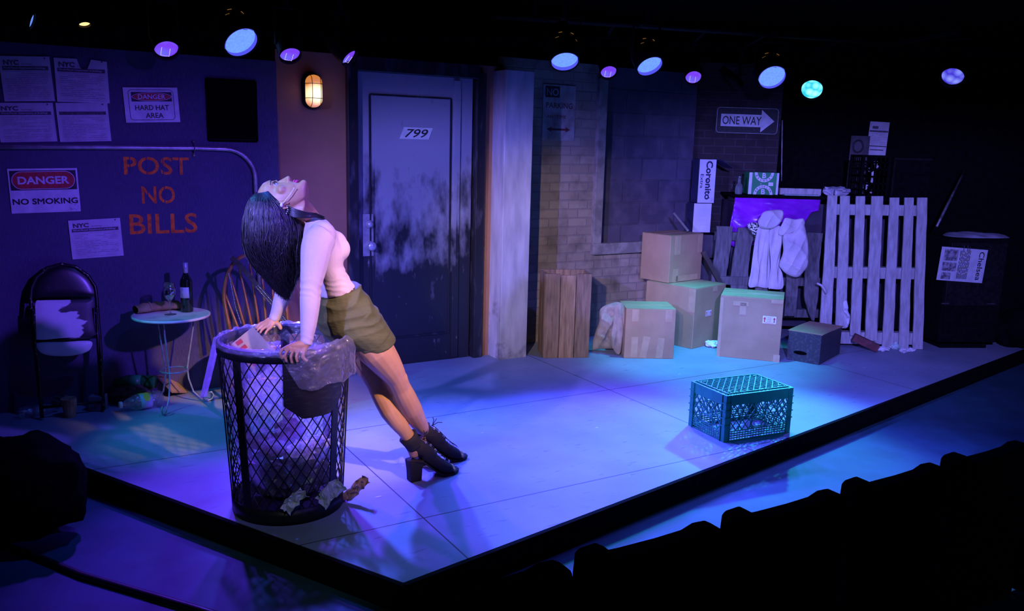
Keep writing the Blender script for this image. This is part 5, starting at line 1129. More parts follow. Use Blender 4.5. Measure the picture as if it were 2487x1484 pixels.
side(frame((0, 0.0, 0), (1, 0, 0), (0, 0, 1)), Wk, True)
side(frame((Wk, Dk, 0), (-1, 0, 0), (0, 0, 1)), Wk, True)
side(frame((0, Dk, 0), (0, -1, 0), (0, 0, 1)), Dk, False)
side(frame((Wk, 0, 0), (0, 1, 0), (0, 0, 1)), Dk, False)
mb = MB(); zt = Hk
for inset, z, hh in ((0.006, zt-0.004, 0.009), (0.024, zt+0.004, 0.008)):
    for p, q in (((inset, inset), (Wk-inset, inset)), ((Wk-inset, inset), (Wk-inset, Dk-inset)), ((Wk-inset, Dk-inset), (inset, Dk-inset)), ((inset, Dk-inset), (inset, inset))): mb.bar((p[0], p[1], z), (q[0], q[1], z), 0.014 if inset < .01 else 0.008, hh)
mb.build('base_rim', gk, o, bevel=0.001)
mb = MB(); x0, x1, y0, y1 = 0.026, Wk-0.026, 0.026, Dk-0.026; stp = 0.048
for fam in (1, -1):
    for k in range(-14, 28):
        seg = []
        for i in range(101):
            y = y0+(y1-y0)*i/100; x = x0+k*stp+fam*(y-y0)*0.95
            if x0 <= x <= x1: seg.append((x, y))
        if len(seg) > 3: mb.bar((*seg[0], zt+0.002), (*seg[-1], zt+0.002), 0.0055, 0.006)
mb.build('base_grid', gk, o)
mb = MB()
for x in (0.06, Wk-0.06):
    for y in (0.055, Dk-0.055): mb.box((x, y, zt+0.006), (0.026, 0.014, 0.006))
mb.build('base_lug', gk, o, bevel=0.001)
# ============================================================ THE WOMAN
WA = R_(28); WF = Vector((math.cos(WA), math.sin(WA), 0)); WL = Vector((-math.sin(WA), math.cos(WA), 0)); WO = Vector((-0.85, 3.85, 0))
def wp3(x, y, l=0.0): return onplane(x, y, WO+WL*l, WL)
pr = thing('person', 'woman in cream top and olive skirt leaning back on the wire bin, face turned up', 'person', (WO.x, WO.y, 0), WA)
def remeshed(mb, name, mat, parent, voxel, it=4, fac=0.5, post=None):
    me = bpy.data.meshes.new('tmp'); me.from_pydata([tuple(v) for v in mb.V], [], mb.F); bm = bmesh.new(); bm.from_mesh(me); bmesh.ops.recalc_face_normals(bm, faces=bm.faces); bm.to_mesh(me); bm.free()
    o = bpy.data.objects.new('tmp', me); col.objects.link(o)
    q = o.modifiers.new('r', 'REMESH'); q.mode = 'VOXEL'; q.voxel_size = voxel
    if it: s = o.modifiers.new('s', 'SMOOTH'); s.iterations = it; s.factor = fac
    dg = bpy.context.evaluated_depsgraph_get(); m2 = bpy.data.meshes.new_from_object(o.evaluated_get(dg)); bpy.data.objects.remove(o); bpy.data.meshes.remove(me)
    inv = wmat(parent).inverted(); m2.transform(inv); m2.name = name
    if post: post(m2)
    m2.materials.clear(); m2.materials.append(mat)
    m2.polygons.foreach_set('use_smooth', [True]*len(m2.polygons))
    r = bpy.data.objects.new(name, m2); col.objects.link(r); r.parent = parent; return r
def ering(Fp, Bp, a, k=1.0, l=0.0, n=28, p=1.0):
    f = wp3(*Fp, l); b_ = wp3(*Bp, l); c = (f+b_)/2; d = (f-b_)/2*k
    out = []
    for i in range(n):
        t_ = 2*math.pi*i/n; ct, st = math.cos(t_), math.sin(t_)
        out.append(c+d*(math.copysign(abs(ct)**p, ct))+WL*(a*math.copysign(abs(st)**p, st)))
    return out
def ball(mb, c, r, d=None):
    rx, ry, rz = r if isinstance(r, tuple) else (r, r, r); rs = []
    for i in range(1, 12):
        t_ = math.pi*i/12; rs.append([Vector((c.x+rx*math.sin(t_)*math.cos(a), c.y+ry*math.sin(t_)*math.sin(a), c.z+rz*math.cos(t_))) for a in [2*math.pi*j/16 for j in range(16)]])
    mb.rings(rs)
# head frame: face up, crown to the picture's left
HX = Vector((math.sin(R_(-9)), math.cos(R_(-9)), 0)); HZ_ = -Vector((math.cos(R_(9)), -math.sin(R_(9)), 0)).normalized()
HZ_ = Vector((-math.cos(R_(9)), math.sin(R_(9))*1.0, -0.02)).normalized(); HY = Vector((0, 0, 1)); HY = (HY-HZ_*HY.dot(HZ_)).normalized(); HX = HY.cross(HZ_).normalized()
HO = wp3(687, 487, 0.0)
def hp(x, y, z): return HO+HX*x+HY*y+HZ_*z
skin = M('warm_skin', (0.46, 0.255, 0.115), 0.45, c2=(0.42, 0.23, 0.10), scale=20, sub=0.12, spec=0.4)
PROF = [(-0.116, .070, .030, .018), (-0.110, .082, .010, .030), (-0.100, .0865, -.005, .038), (-0.088, .084, -.018, .045), (-0.077, .079, -.028, .050), (-0.066, .084, -.038, .055), (-0.055, .0845, -.048, .058),
        (-0.042, .083, -.058, .062), (-0.022, .082, -.072, .067), (0.0, .079, -.085, .070), (0.018, .0765, -.092, .071), (0.034, .0855, -.095, .072), (0.055, .089, -.094, .073), (0.078, .079, -.083, .068), (0.096, .057, -.062, .054), (0.107, .03, -.035, .034), (0.111, .008, -.012, .012)]
def head_into(mb):
    rs = []
    for z, yf, yb, w_ in PROF:
        ring = []; yc = (yf+yb)/2*0.35
        for i in range(32):
            t_ = 2*math.pi*i/32; c_, s_ = math.cos(t_), math.sin(t_)
            y = yc+(yf-yc)*c_ if c_ > 0 else yc+(yc-yb)*c_
            k = 0.82 if c_ > 0 else 1.0
            ring.append(hp(w_*math.copysign(abs(s_)**k, s_), y, z))
        rs.append(ring)
    mb.rings(rs)
    # nose
    rs = []
    for z, y, w_, d_ in ((0.026, .080, .007, .006), (0.010, .089, .008, .010), (-0.006, .097, .009, .014), (-0.020, .105, .011, .017), (-0.031, .1095, .0135, .016), (-0.038, .104, .015, .016), (-0.043, .093, .012, .010)):
        rs.append([hp(w_*math.sin(a), y-d_+d_*math.cos(a), z) for a in [2*math.pi*i/14 for i in range(14)]])
    mb.rings(rs)
    for sx in (-1, 1):
        ball(mb, hp(sx*0.012, 0.088, -0.034), 0.0085)
        ball(mb, hp(sx*0.044, 0.046, -0.018), 0.024)                     # cheekbone
        ear = [hp(sx*(0.068+0.010*math.sin(a/1.3)), -0.016+0.014*math.cos(a), -0.032+0.026*math.sin(a)) for a in [R_(-60+300*i/10) for i in range(11)]]
        mb.tube(ear, 0.0055, 8)
        ball(mb, hp(sx*0.066, -0.014, -0.032), (0.010, 0.010, 0.014))
    for sx in (-1, 1): mb.tube([hp(sx*0.012, 0.084, 0.032), hp(sx*0.03, 0.080, 0.036), hp(sx*0.048, 0.066, 0.030)], [0.006, 0.0065, 0.004], 8)   # brow ridge
    ball(mb, hp(0, 0.078, -0.100), (0.016, 0.016, 0.014))
NECK = [hp(0, -0.030, -0.02), hp(0, -0.030, -0.075), wp3(737, 514), wp3(752, 536), wp3(768, 560)]
TORSO = [((764, 518), (738, 535), .066), ((792, 534), (733, 545), .128), ((806, 552), (727, 556), .168), ((816, 575), (722, 575), .172), ((828, 596), (726, 600), .160), ((832, 615), (735, 622), .148), ((828, 640), (748, 648), .132),
         ((840, 665), (764, 682), .122), ((858, 690), (776, 722), .130), ((888, 722), (776, 760), .158), ((916, 758), (778, 800), .172), ((925, 785), (795, 826), .168), ((910, 815), (830, 840), .14)]
NARM = [(788, 572, -.150, .058), (772, 592, -.168, .066), (766, 625, -.185, .061), (760, 662, -.20, .051), (755, 698, -.215, .043), (753, 735, -.225, .042), (750, 780, -.235, .035), (746, 815, -.245, .028), (743, 838, -.25, .0245)]
FARM = [(770, 562, .150, .052), (745, 585, .165, .056), (722, 630, .185, .050), (702, 675, .20, .042), (690, 708, .215, .039), (680, 738, .235, .034), (671, 762, .25, .027), (664, 778, .255, .024)]
NLEG = [(862, 790, -.075, .088), (886, 818, -.078, .088), (914, 851, -.075, .085), (940, 885, -.06, .071), (961, 917, -.04, .0535), (972, 940, -.02, .050), (985, 966, .0, .054), (999, 994, .03, .055), (1013, 1020, .07, .046), (1026, 1040, .10, .036)]
FLEG = [(855, 795, .08, .085), (872, 830, .08, .083), (888, 872, .08, .077), (906, 910, .07, .058), (916, 935, .065, .049), (930, 965, .055, .051), (948, 998, .045, .052), (966, 1026, .035, .043), (982, 1046, .03, .035)]
def limb(mb, L, k=1.0, i0=0, i1=None):
    L = L[i0:i1]; P = [wp3(x, y, l) for x, y, l, r in L]; R2 = [r*k for *_, r in L]; PP = []; RR = []
    for i in range(len(P)-1):                                           # smooth the chain
        a = P[max(i-1, 0)]; b_ = P[i]; c = P[i+1]; d = P[min(i+2, len(P)-1)]
        for q in range(3):
            t_ = q/3; PP.append(0.5*((2*b_)+(c-a)*t_+(2*a-5*b_+4*c-d)*t_*t_+(3*b_-a-3*c+d)*t_**3)); RR.append(R2[i]+(R2[i+1]-R2[i])*t_)
    PP.append(P[-1]); RR.append(R2[-1]); mb.tube(PP, RR, 16)
mb = MB(); head_into(mb); mb.tube(NECK, [.050, .053, .051, .053, .062], 16)
mb.rings([ering(f, b_, a*0.90, 0.88) for f, b_, a in TORSO])
limb(mb, NARM, 0.90); limb(mb, FARM, 0.90); limb(mb, NLEG); limb(mb, FLEG)
ball(mb, wp3(976, 921, -.05), (0.030, 0.034, 0.038)); ball(mb, wp3(924, 938, .06), (0.026, 0.03, 0.032))       # kneecaps
# hands: metacarpals, fingers and thumb
RZ = HC+0.012
def hand(mb, wrist, knuckles, thumb, rw):
    w0 = wp3(*wrist)
    for kn, fin in knuckles:
        k = wp3(*kn); mb.tube([w0, w0.lerp(k, .5)+Vector((0, 0, .004)), k], [rw, 0.0155, 0.0092], 10)
        pts = [k]+[wp3(*p) for p in fin]; n = len(pts); mb.tube(pts, [0.0082-0.0019*i/(n-1) for i in range(n)], 10); ball(mb, pts[-1], 0.0063)
    pts = [wp3(*p) for p in thumb]; mb.tube(pts, [0.015, 0.0115, 0.0095, 0.0082][:len(pts)], 10); ball(mb, pts[-1], 0.0078)
hand(mb, (743, 836, -.25), [((695, 844, -.258), [(685, 849, -.272), (680, 859, -.283), (685, 870, -.284)]), ((706, 846, -.260), [(697, 852, -.276), (692, 864, -.287), (696, 878, -.288)]), ((718, 848, -.261), [(710, 854, -.278), (706, 867, -.289), (709, 881, -.290)]), ((729, 849, -.260), [(722, 856, -.277), (719, 867, -.287), (722, 878, -.288)])],
     [(741, 842, -.255), (736, 857, -.27), (735, 868, -.28), (744, 876, -.283)], 0.021)
hand(mb, (664, 778, .255), [((643, 782, .266), [(634, 785, .276), (626, 790, .280), (620, 797, .276)]), ((648, 786, .255), [(638, 790, .264), (630, 796, .266), (625, 803, .262)]), ((653, 790, .243), [(644, 795, .250), (636, 801, .250), (632, 808, .246)]), ((660, 793, .232), [(653, 799, .236), (647, 805, .235), (644, 811, .231)])],
     [(668, 782, .245), (678, 789, .228), (682, 798, .22)], 0.021)
# feet (inside the boots; heels and toes show)
def foot(mb, F):
    ank, heel, ball_, toe = F['ank'], F['heel'], F['ball'], F['toe']
    mb.tube([ank, heel.lerp(ank, 0.45), heel+(ank-heel)*0.18], [0.034, 0.034, 0.027], 12); ball(mb, heel+Vector((0, 0, 0.012)), 0.027)
    mb.tube([ank, ank.lerp(ball_, .5)+Vector((0, 0, 0.004)), ball_+Vector((0, 0, .012)), toe], [.033, .031, .028, .016], 12)
    sd = F['dir'].cross(Vector((0, 0, 1)))
    for i in range(5):
        q = (i-2)*0.0135; base = ball_+sd*q*1.3+F['dir']*0.012+Vector((0, 0, .004)); tip = toe+sd*q*1.25+F['dir']*(0.012-0.010*abs(i-1.2)*0.7)+Vector((0, 0, -0.003)); mb.tube([base, base.lerp(tip, .6)+Vector((0, 0, .006)), tip], [.0095, .0085, .0075], 8); ball(mb, tip, .0076)
def foot_frame(heel_ground, ang, hh, tilt=0.0, ank_s=0.0):
    d = Vector((math.cos(ang), math.sin(ang), 0)); u = Vector((0, 0, 1))
    if tilt: d = (d*math.cos(tilt)+u*math.sin(tilt)); u = (u-d*u.dot(d)).normalized()
    g = heel_ground; F = dict(dir=d, up=u, g=g, heel=g+u*(hh+0.022)-d*0.005, ball=g+d*0.165+u*0.030, toe=g+d*0.222+u*0.026, hh=hh); F['ank'] = g+u*(hh+0.078)-d*0.004
    return F
gF = atz(1007, 1166); gF.z = 0.0; FF = foot_frame(gF, R_(33), 0.112)
ballN = atz(1098, 1117); dN = Vector((math.cos(R_(26)), math.sin(R_(26)), 0)); gN = ballN-dN*0.165; gN.z = 0.0; FN = foot_frame(gN, R_(26), 0.112)
foot(mb, FF); foot(mb, FN)
# make the lower legs end at the ankles
FF['leg'] = wp3(980, 1044, .03); FN['leg'] = wp3(1024, 1037, .10)
mb.tube([wp3(966, 1026, .035), FF['leg'], FF['ank']], [.042, .036, .033], 14); mb.tube([wp3(1010, 1015, .065), FN['leg'], FN['ank']], [.046, .036, .033], 14)
body = remeshed(mb, 'body', skin, pr, 0.0034, 7, 0.5)

# clothes
cream = M('cream_knit', (0.56, 0.47, 0.42), 0.85, c2=(0.51, 0.43, 0.385), scale=10, bump=0.12, bscale=160)
mb = MB(); mb.rings([ering(f, b_, a+0.002, 1.0) for f, b_, a in TORSO[:9]])
limb(mb, NARM, 1.06, 0, 9); limb(mb, FARM, 1.06, 0, 8)
ball(mb, wp3(820, 605, -.064), (0.058, 0.056, 0.058)); ball(mb, wp3(820, 605, .064), (0.058, 0.056, 0.058)); ball(mb, wp3(812, 592, -.06), (0.058, 0.056, 0.06)); ball(mb, wp3(812, 592, .06), (0.058, 0.056, 0.06))
ball(mb, wp3(783, 570, -.130), (0.060, 0.060, 0.060)); ball(mb, wp3(775, 562, .135), (0.058, 0.058, 0.058))
def wrinkle(m2):
    m2.update(); nr = [v.normal.copy() for v in m2.vertices]
    el = WMI @ wp3(757, 700, -.215); wa = WMI @ wp3(835, 690, -.05); wr = WMI @ wp3(745, 825, -.245)
    for v, n in zip(m2.vertices, nr):
        p = v.co; ww = noise.noise(Vector((p.x*14, p.y*14, p.z*9)))
        a = 0.0045*max(0, 1-(p-el).length/0.075)+0.005*max(0, 1-(p-wa).length/0.12)+0.0035*max(0, 1-(p-wr).length/0.05)
        v.co += n*a*(1-abs(math.sin(p.z*95+p.x*40+ww*4))*1.7)
WMI = wmat(pr).inverted()
top = remeshed(mb, 'knit_top', cream, pr, 0.0045, 16, 0.6, post=wrinkle)
mb = MB(); c0 = wp3(744, 828, -.247); c1 = wp3(742, 838, -.25); mb.tube([c0, c1], [.0305, .031], 18); mb.build('cuff', cream, top, world=False) if 0 else None
olive = M('olive_jersey', (0.080, 0.092, 0.018), 0.8, c2=(0.062, 0.072, 0.014), scale=8, bump=0.25, bscale=30, stretch=(1, 1, 3))
SK = [((867, 683), (772, 724), .134), ((880, 703), (769, 744), .146), ((894, 722), (768, 764), .160), ((908, 741), (770, 785), .172), ((922, 762), (779, 806), .180), ((934, 782), (797, 824), .182), ((944, 798), (826, 842), .176), ((953, 812), (856, 857), .166), ((951, 814), (866, 864), .150)]
mb = MB(); mb.rings([ering(f, b_, a, 1.0, p=0.92) for f, b_, a in SK])
for sx in (-1, 1): limb(mb, [(862, 775, sx*.078, .098), (884, 800, sx*.080, .101), (905, 828, sx*.079, .098)])
def ruche(m2):
    m2.update(); nr = [v.normal.copy() for v in m2.vertices]
    for v, n in zip(m2.vertices, nr):
        s_, l_, h_ = v.co; q = 0.43*s_-0.90*h_; ww = noise.noise(Vector((s_*6, l_*7, h_*6)))
        a = 0.0075*smoothstep(-0.62, -0.78, q)*(0.45+0.9*abs(ww)); v.co += n*a*(1-abs(math.sin(q*62+ww*3.5+l_*5))*1.6)
skirt = remeshed(mb, 'skirt', olive, pr, 0.0045, 4, 0.5, post=ruche)

# hair: one heavy fall from the crown down the back
hairm = M('black_hair', (0.008, 0.007, 0.009), 0.38, c2=(0.016, 0.013, 0.015), scale=40, spec=0.6, stretch=(6, 6, 1))
HR = [((655, 462), (622, 470), .030), ((684, 488), (608, 482), .074), ((708, 506), (599, 505), .090), ((720, 524), (594, 535), .098), ((728, 548), (592, 565), .104), ((730, 578), (594, 592), .106), ((729, 606), (602, 618), .100), ((727, 634), (616, 642), .090), ((722, 660), (634, 664), .076), ((714, 684), (652, 685), .058), ((706, 704), (668, 704), .034), ((700, 716), (684, 716), .012)]
def hring(i, k=1.0, l=0.0): return ering(HR[i][0], HR[i][1], HR[i][2]*k, k, l, 40)
mb = MB(); mb.rings([hring(i, 0.93) for i in range(len(HR))])
rg = random.Random(12); base = [hring(i, 1.0) for i in range(len(HR))]
def lay(i, q):                                                        # point on the fall of hair: ring position i, place q round it
    i = max(0.0, min(i, len(base)-1.001)); k_ = int(i); fr = i-k_; q %= 40; a = int(q); g = q-a
    p = base[k_][a].lerp(base[k_][(a+1) % 40], g).lerp(base[k_+1][a].lerp(base[k_+1][(a+1) % 40], g), fr)
    return p, cen[k_].lerp(cen[k_+1], fr)
cen = [sum(r, Vector())/40 for r in base]
def strand(ph, i0, i1, n, k, am, w_, fl_, dr, r0, head=None):
    pts = list(head) if head else []; rr = [r0*0.75]*len(pts)
    for j in range(n+1):
        t_ = j/n; p, c = lay(i0+(i1-i0)*t_, ph+dr*t_+am*t_*math.sin(t_*8+w_)); kk = k+fl_*t_*t_+0.018*math.sin(t_*10+w_)*t_
        pts.append(c+(p-c)*kk); rr.append(r0*(1-0.7*t_))
    pts.append(pts[-1]+(pts[-1]-pts[-2])*rg.uniform(0.3, 1.5)+Vector((rg.uniform(-.012, .012), 0, 0))); rr.append(0.0004)
    mb.tube(pts, rr, 4, cap=False)
for s_ in range(2300):
    strand(rg.random()*40, rg.choice((0, 0, 0.6, 1.2, 2, 3, 4)), rg.uniform(6.5, len(HR)-1), 11, rg.uniform(0.92, 1.05), rg.uniform(0.2, 1.5), rg.uniform(0, 6.28), rg.uniform(-0.02, 0.15), rg.uniform(-1.4, 1.4), 0.0026)
for s_ in range(420):                                               # swept back from the hairline over the crown
    sx = 1 if s_ % 3 else -1; u = rg.random()**0.8
    h0 = hp(sx*(0.0735*math.sin(u*1.5)), 0.074*math.cos(u*1.5)-0.004-0.012*u, 0.086-0.110*u*u); h1 = hp(sx*0.081*(0.30+0.70*u), 0.012-0.03*u, 0.112-0.118*u); h1b = h0.lerp(h1, .5)+HX*(sx*0.006)+HY*0.004
    i0 = 1.6+1.2*u; best = min(range(40), key=lambda j: (base[int(i0)][j]-h1).length)
    strand(best+rg.uniform(-1.2, 1.2), i0+0.4, rg.uniform(5, 10), 9, rg.uniform(0.97, 1.05), rg.uniform(0.2, 1.2), rg.uniform(0, 6.28), rg.uniform(0, 0.12), rg.uniform(-1, 1), 0.0026, (h0, h1b, h1))
for k in range(70):                                                 # lock over the near shoulder
    y0 = rg.uniform(-9, 12); mb.tube([wp3(690, 505+y0, -.07), wp3(715, 516+y0, -.095), wp3(742, 521+y0*.7, -.12), wp3(768, 522+y0*.5, -.11), wp3(784+rg.uniform(-6, 6), 529+y0*.4, -.09)], [0.002, 0.0024, 0.0022, 0.0016, 0.0005], 5)
mb.build('hair', hairm, pr, world=True)
# face details
mb = MB()
for sx in (-1, 1): mb.tube([hp(sx*0.013, 0.0895, 0.033), hp(sx*0.030, 0.0865, 0.0385), hp(sx*0.050, 0.0705, 0.032)], [0.0022, 0.0027, 0.0014], 6)
mb.build('eyebrows', hairm, pr, world=True)
for sx in (-1, 1):
    mb = MB(); ball(mb, hp(sx*0.031, 0.0668, 0.015), 0.0118); e = mb.build('eyeball', M('eye_white', (0.35, 0.33, 0.33), 0.4), pr, world=True)
    mb = MB(); mb.lathe([(0.0055, 0.0), (0.003, 0.0012), (0, 0.0016)], 14, T=frame(hp(sx*0.031, 0.0785, 0.016), HX, HZ_)); mb.build('iris', M('dark_iris', (0.02, 0.012, 0.01), 0.15), e, world=False) if 0 else mb.build('iris', M('dark_iris', (0.02, 0.012, 0.01), 0.15), pr, world=True)
    mb = MB(); mb.tube([hp(sx*0.018, 0.079, 0.016), hp(sx*0.027, 0.0835, 0.021), hp(sx*0.037, 0.081, 0.021), hp(sx*0.047, 0.072, 0.014)], [0.0014, 0.0024, 0.0026, 0.0012], 6); mb.build('eyelashes', hairm, pr, world=True)
lipm = M('pink_lipstick', (0.55, 0.06, 0.14), 0.35)
mb = MB()
mb.tube([hp(-0.022, 0.074, -0.0625), hp(-0.010, 0.0865, -0.0595), hp(0, 0.0875, -0.0605), hp(0.010, 0.0865, -0.0595), hp(0.022, 0.074, -0.0625)], [0.0018, 0.0048, 0.0050, 0.0048, 0.0018], 8)
mb.tube([hp(-0.021, 0.074, -0.0665), hp(-0.010, 0.0855, -0.071), hp(0, 0.0865, -0.072), hp(0.010, 0.0855, -0.071), hp(0.021, 0.074, -0.0665)], [0.0018, 0.0050, 0.0055, 0.0050, 0.0018], 8); mb.build('lips', lipm, pr, world=True)
# headset microphone and earring
mb = MB(); mb.tube([hp(0.079, -0.012, -0.030), hp(0.079, 0.004, -0.045), hp(0.070, 0.030, -0.066), hp(0.060, 0.056, -0.080)], 0.0016, 6); ball(mb, hp(0.060, 0.057, -0.080), 0.0032); mb.build('microphone_boom', M('pale_plastic', (0.75, 0.72, 0.72), 0.4), pr, world=True)
mb = MB(); ball(mb, hp(0.081, -0.014, -0.030), (0.007, 0.009, 0.010)); mb.build('earpiece', MAT['pale_plastic'], pr, world=True)
mb = MB()
for k in range(5): ball(mb, hp(0.077+0.0*k, -0.018-0.008*k, -0.052-0.004*math.sin(k)), 0.0028)
mb.build('earring', MAT['bright_stud'], pr, world=True)

# lace-up open-toe boots on block heels
suede = M('black_suede', (0.006, 0.006, 0.007), 0.85, c2=(0.010, 0.009, 0.010), scale=60)
def boot(F, label):
    g, d, u = F['g'], F['dir'], F['up']; sd = u.cross(d)*-1
    def q(x, y, z): return g+d*x+sd*y+u*z
    b_ = bpy.data.objects.new('boot', None)
    def ring(x, z0, z1, w_, n=18, lean=0.0): return [q(x+lean*(math.sin(t_)), w_*math.cos(t_)*1.0, (z0+z1)/2+(z1-z0)/2*math.sin(t_)) for t_ in [2*math.pi*i/n for i in range(n)]]
    mb = MB()
    mb.rings([ring(0.030, 0.098, 0.205, 0.036), ring(0.055, 0.082, 0.195, 0.038), ring(0.085, 0.058, 0.165, 0.040), ring(0.115, 0.034, 0.130, 0.042), ring(0.145, 0.012, 0.098, 0.044), ring(0.172, 0.003, 0.078, 0.045), ring(0.195, 0.003, 0.064, 0.044), ring(0.203, 0.006, 0.056, 0.042)], cap=True)
    up = mb.build('boot', suede, pr, world=True)
    if label: up['label'] = label
    mb = MB(); mb.rings([[q(x+(-0.0)*0, y, z) for x, y, z in ((-0.036*kx-0.004, -w_, z0), (0.036*kx, -w_, z0), (0.036*kx, w_, z0), (-0.036*kx-0.004, w_, z0))] for z0, w_, kx in ((0.0, 0.027, 0.78), (0.06, 0.028, 0.86), (0.100, 0.031, 1.0), (0.110, 0.032, 1.05))], smooth=False); mb.build('block_heel', suede, up, world=True, bevel=0.004)
    for c in ():
        pass
    mb = MB(); mb.rings([[q(x, -w_, z), q(x, w_, z), q(x, w_, z+0.010), q(x, -w_, z+0.010)] for x, z, w_ in ((-0.040, 0.106, 0.026), (-0.01, 0.107, 0.032), (0.04, 0.092, 0.033), (0.085, 0.052, 0.034), (0.125, 0.016, 0.040), (0.155, 0.002, 0.044), (0.205, 0.002, 0.043), (0.238, 0.008, 0.032), (0.250, 0.012, 0.016))], smooth=True); mb.build('sole', suede, up, world=True)
    mb = MB(); A = F['ank']; top = A+(F['leg']-A).normalized()*0.062
    rs = []
    for t_, r in ((-0.15, .041), (0.0, .0405), (0.5, .0415), (1.0, .0455)):
        c = A.lerp(top, t_) if t_ >= 0 else A+(A-top)*(-t_); ax = (top-A).normalized(); e1 = sd; e2 = ax.cross(e1).normalized(); rs.append([c+e1*(r*math.cos(a))+e2*(r*1.08*math.sin(a)) for a in [2*math.pi*i/20 for i in range(20)]])
    mb.rings(rs); mb.tube([A+d*0.004, A.lerp(q(0.06, 0, 0.145), 0.5), q(0.062, 0, 0.142), q(0.095, 0, 0.112)], [0.040, 0.041, 0.0415, 0.040], 18); mb.build('ankle_cuff', suede, up, world=True)
    mb = MB(); eye = MB(); x_ = [(0.045, .203), (0.072, .183), (0.100, .152), (0.128, .120), (0.155, .094), (0.180, .077)]
    for i, (x, z) in enumerate(x_):
        for s in (-1, 1): eye.tube([q(x+0.005*math.cos(a)+0.006, s*0.022, z-0.002+0.005*math.sin(a)) for a in [2*math.pi*k/10 for k in range(10)]], 0.0016, 5, closed=True)
        if i < 5:
            x2, z2 = x_[i+1]; mb.tube([q(x+.006, -0.022, z+.003), q((x+x2)/2+.006, 0, (z+z2)/2+.006), q(x2+.006, 0.022, z2+.003)], 0.0022, 5); mb.tube([q(x+.006, 0.022, z+.003), q((x+x2)/2+.006, 0, (z+z2)/2+.006), q(x2+.006, -0.022, z2+.003)], 0.0022, 5)
    mb.tube([q(0.05, 0, 0.21), q(0.07, -0.02, 0.225), q(0.085, -0.03, 0.235)], 0.0022, 5); mb.tube([q(0.05, 0, 0.21), q(0.075, 0.01, 0.228), q(0.10, 0.016, 0.226)], 0.0022, 5); mb.tube([q(0.05, 0, 0.21), q(0.06, -0.01, 0.24), q(0.055, -0.012, 0.252)], 0.0022, 5)
    mb.build('shoelace', suede, up, world=True); eye.build('eyelet', MAT['bright_stud'], up, world=True)
boot(FF, None); boot(FN, None)
# ============================================================ STAGE LAMPS
def emis(name, c, s, c2=None, scale=30):
    m = bpy.data.materials.new(name); m.use_nodes = True; N = m.node_tree.nodes; L = m.node_tree.links; b = N['Principled BSDF']
    b.inputs['Base Color'].default_value = (0.05, 0.05, 0.08, 1); b.inputs['Emission Strength'].default_value = s; b.inputs['Emission Color'].default_value = (*c, 1); b.inputs['Specular IOR Level'].default_value = 0.0
    if c2:
        tc = N.new('ShaderNodeTexCoord'); v = N.new('ShaderNodeTexVoronoi'); v.inputs['Scale'].default_value = scale; L.new(tc.outputs['Object'], v.inputs[0])
        L.new(mixc(N, L, ramp_(N, L, v.outputs['Distance'], 0.1, 0.7), c, c2), b.inputs['Emission Color'])
    MAT[name] = m; return m
lens_blue = emis('lit_blue_gel_lens', (0.20, 0.42, 1.0), 1.0, (0.16, 0.34, 1.0), 60); rim_blue = emis('lit_blue_gel_edge', (0.10, 0.10, 1.0), 0.85)
lens_vio = emis('lit_violet_gel_lens', (0.16, 0.16, 1.0), 0.9, (0.22, 0.05, 1.0), 12); fil = emis('gel_hot_edge', (0.6, 0.5, 1.0), 1.2)
lens_cyan = emis('lit_cyan_lens', (0.35, 1.0, 1.0), 1.6, (0.02, 0.42, 0.55), 16); lens_led = emis('lit_blue_led', (0.25, 0.30, 1.0), 1.1, (0.05, 0.03, 0.6), 16)
amber = emis('amber_light_leak', (1.0, 0.45, 0.08), 0.30)
ZL = 2.30
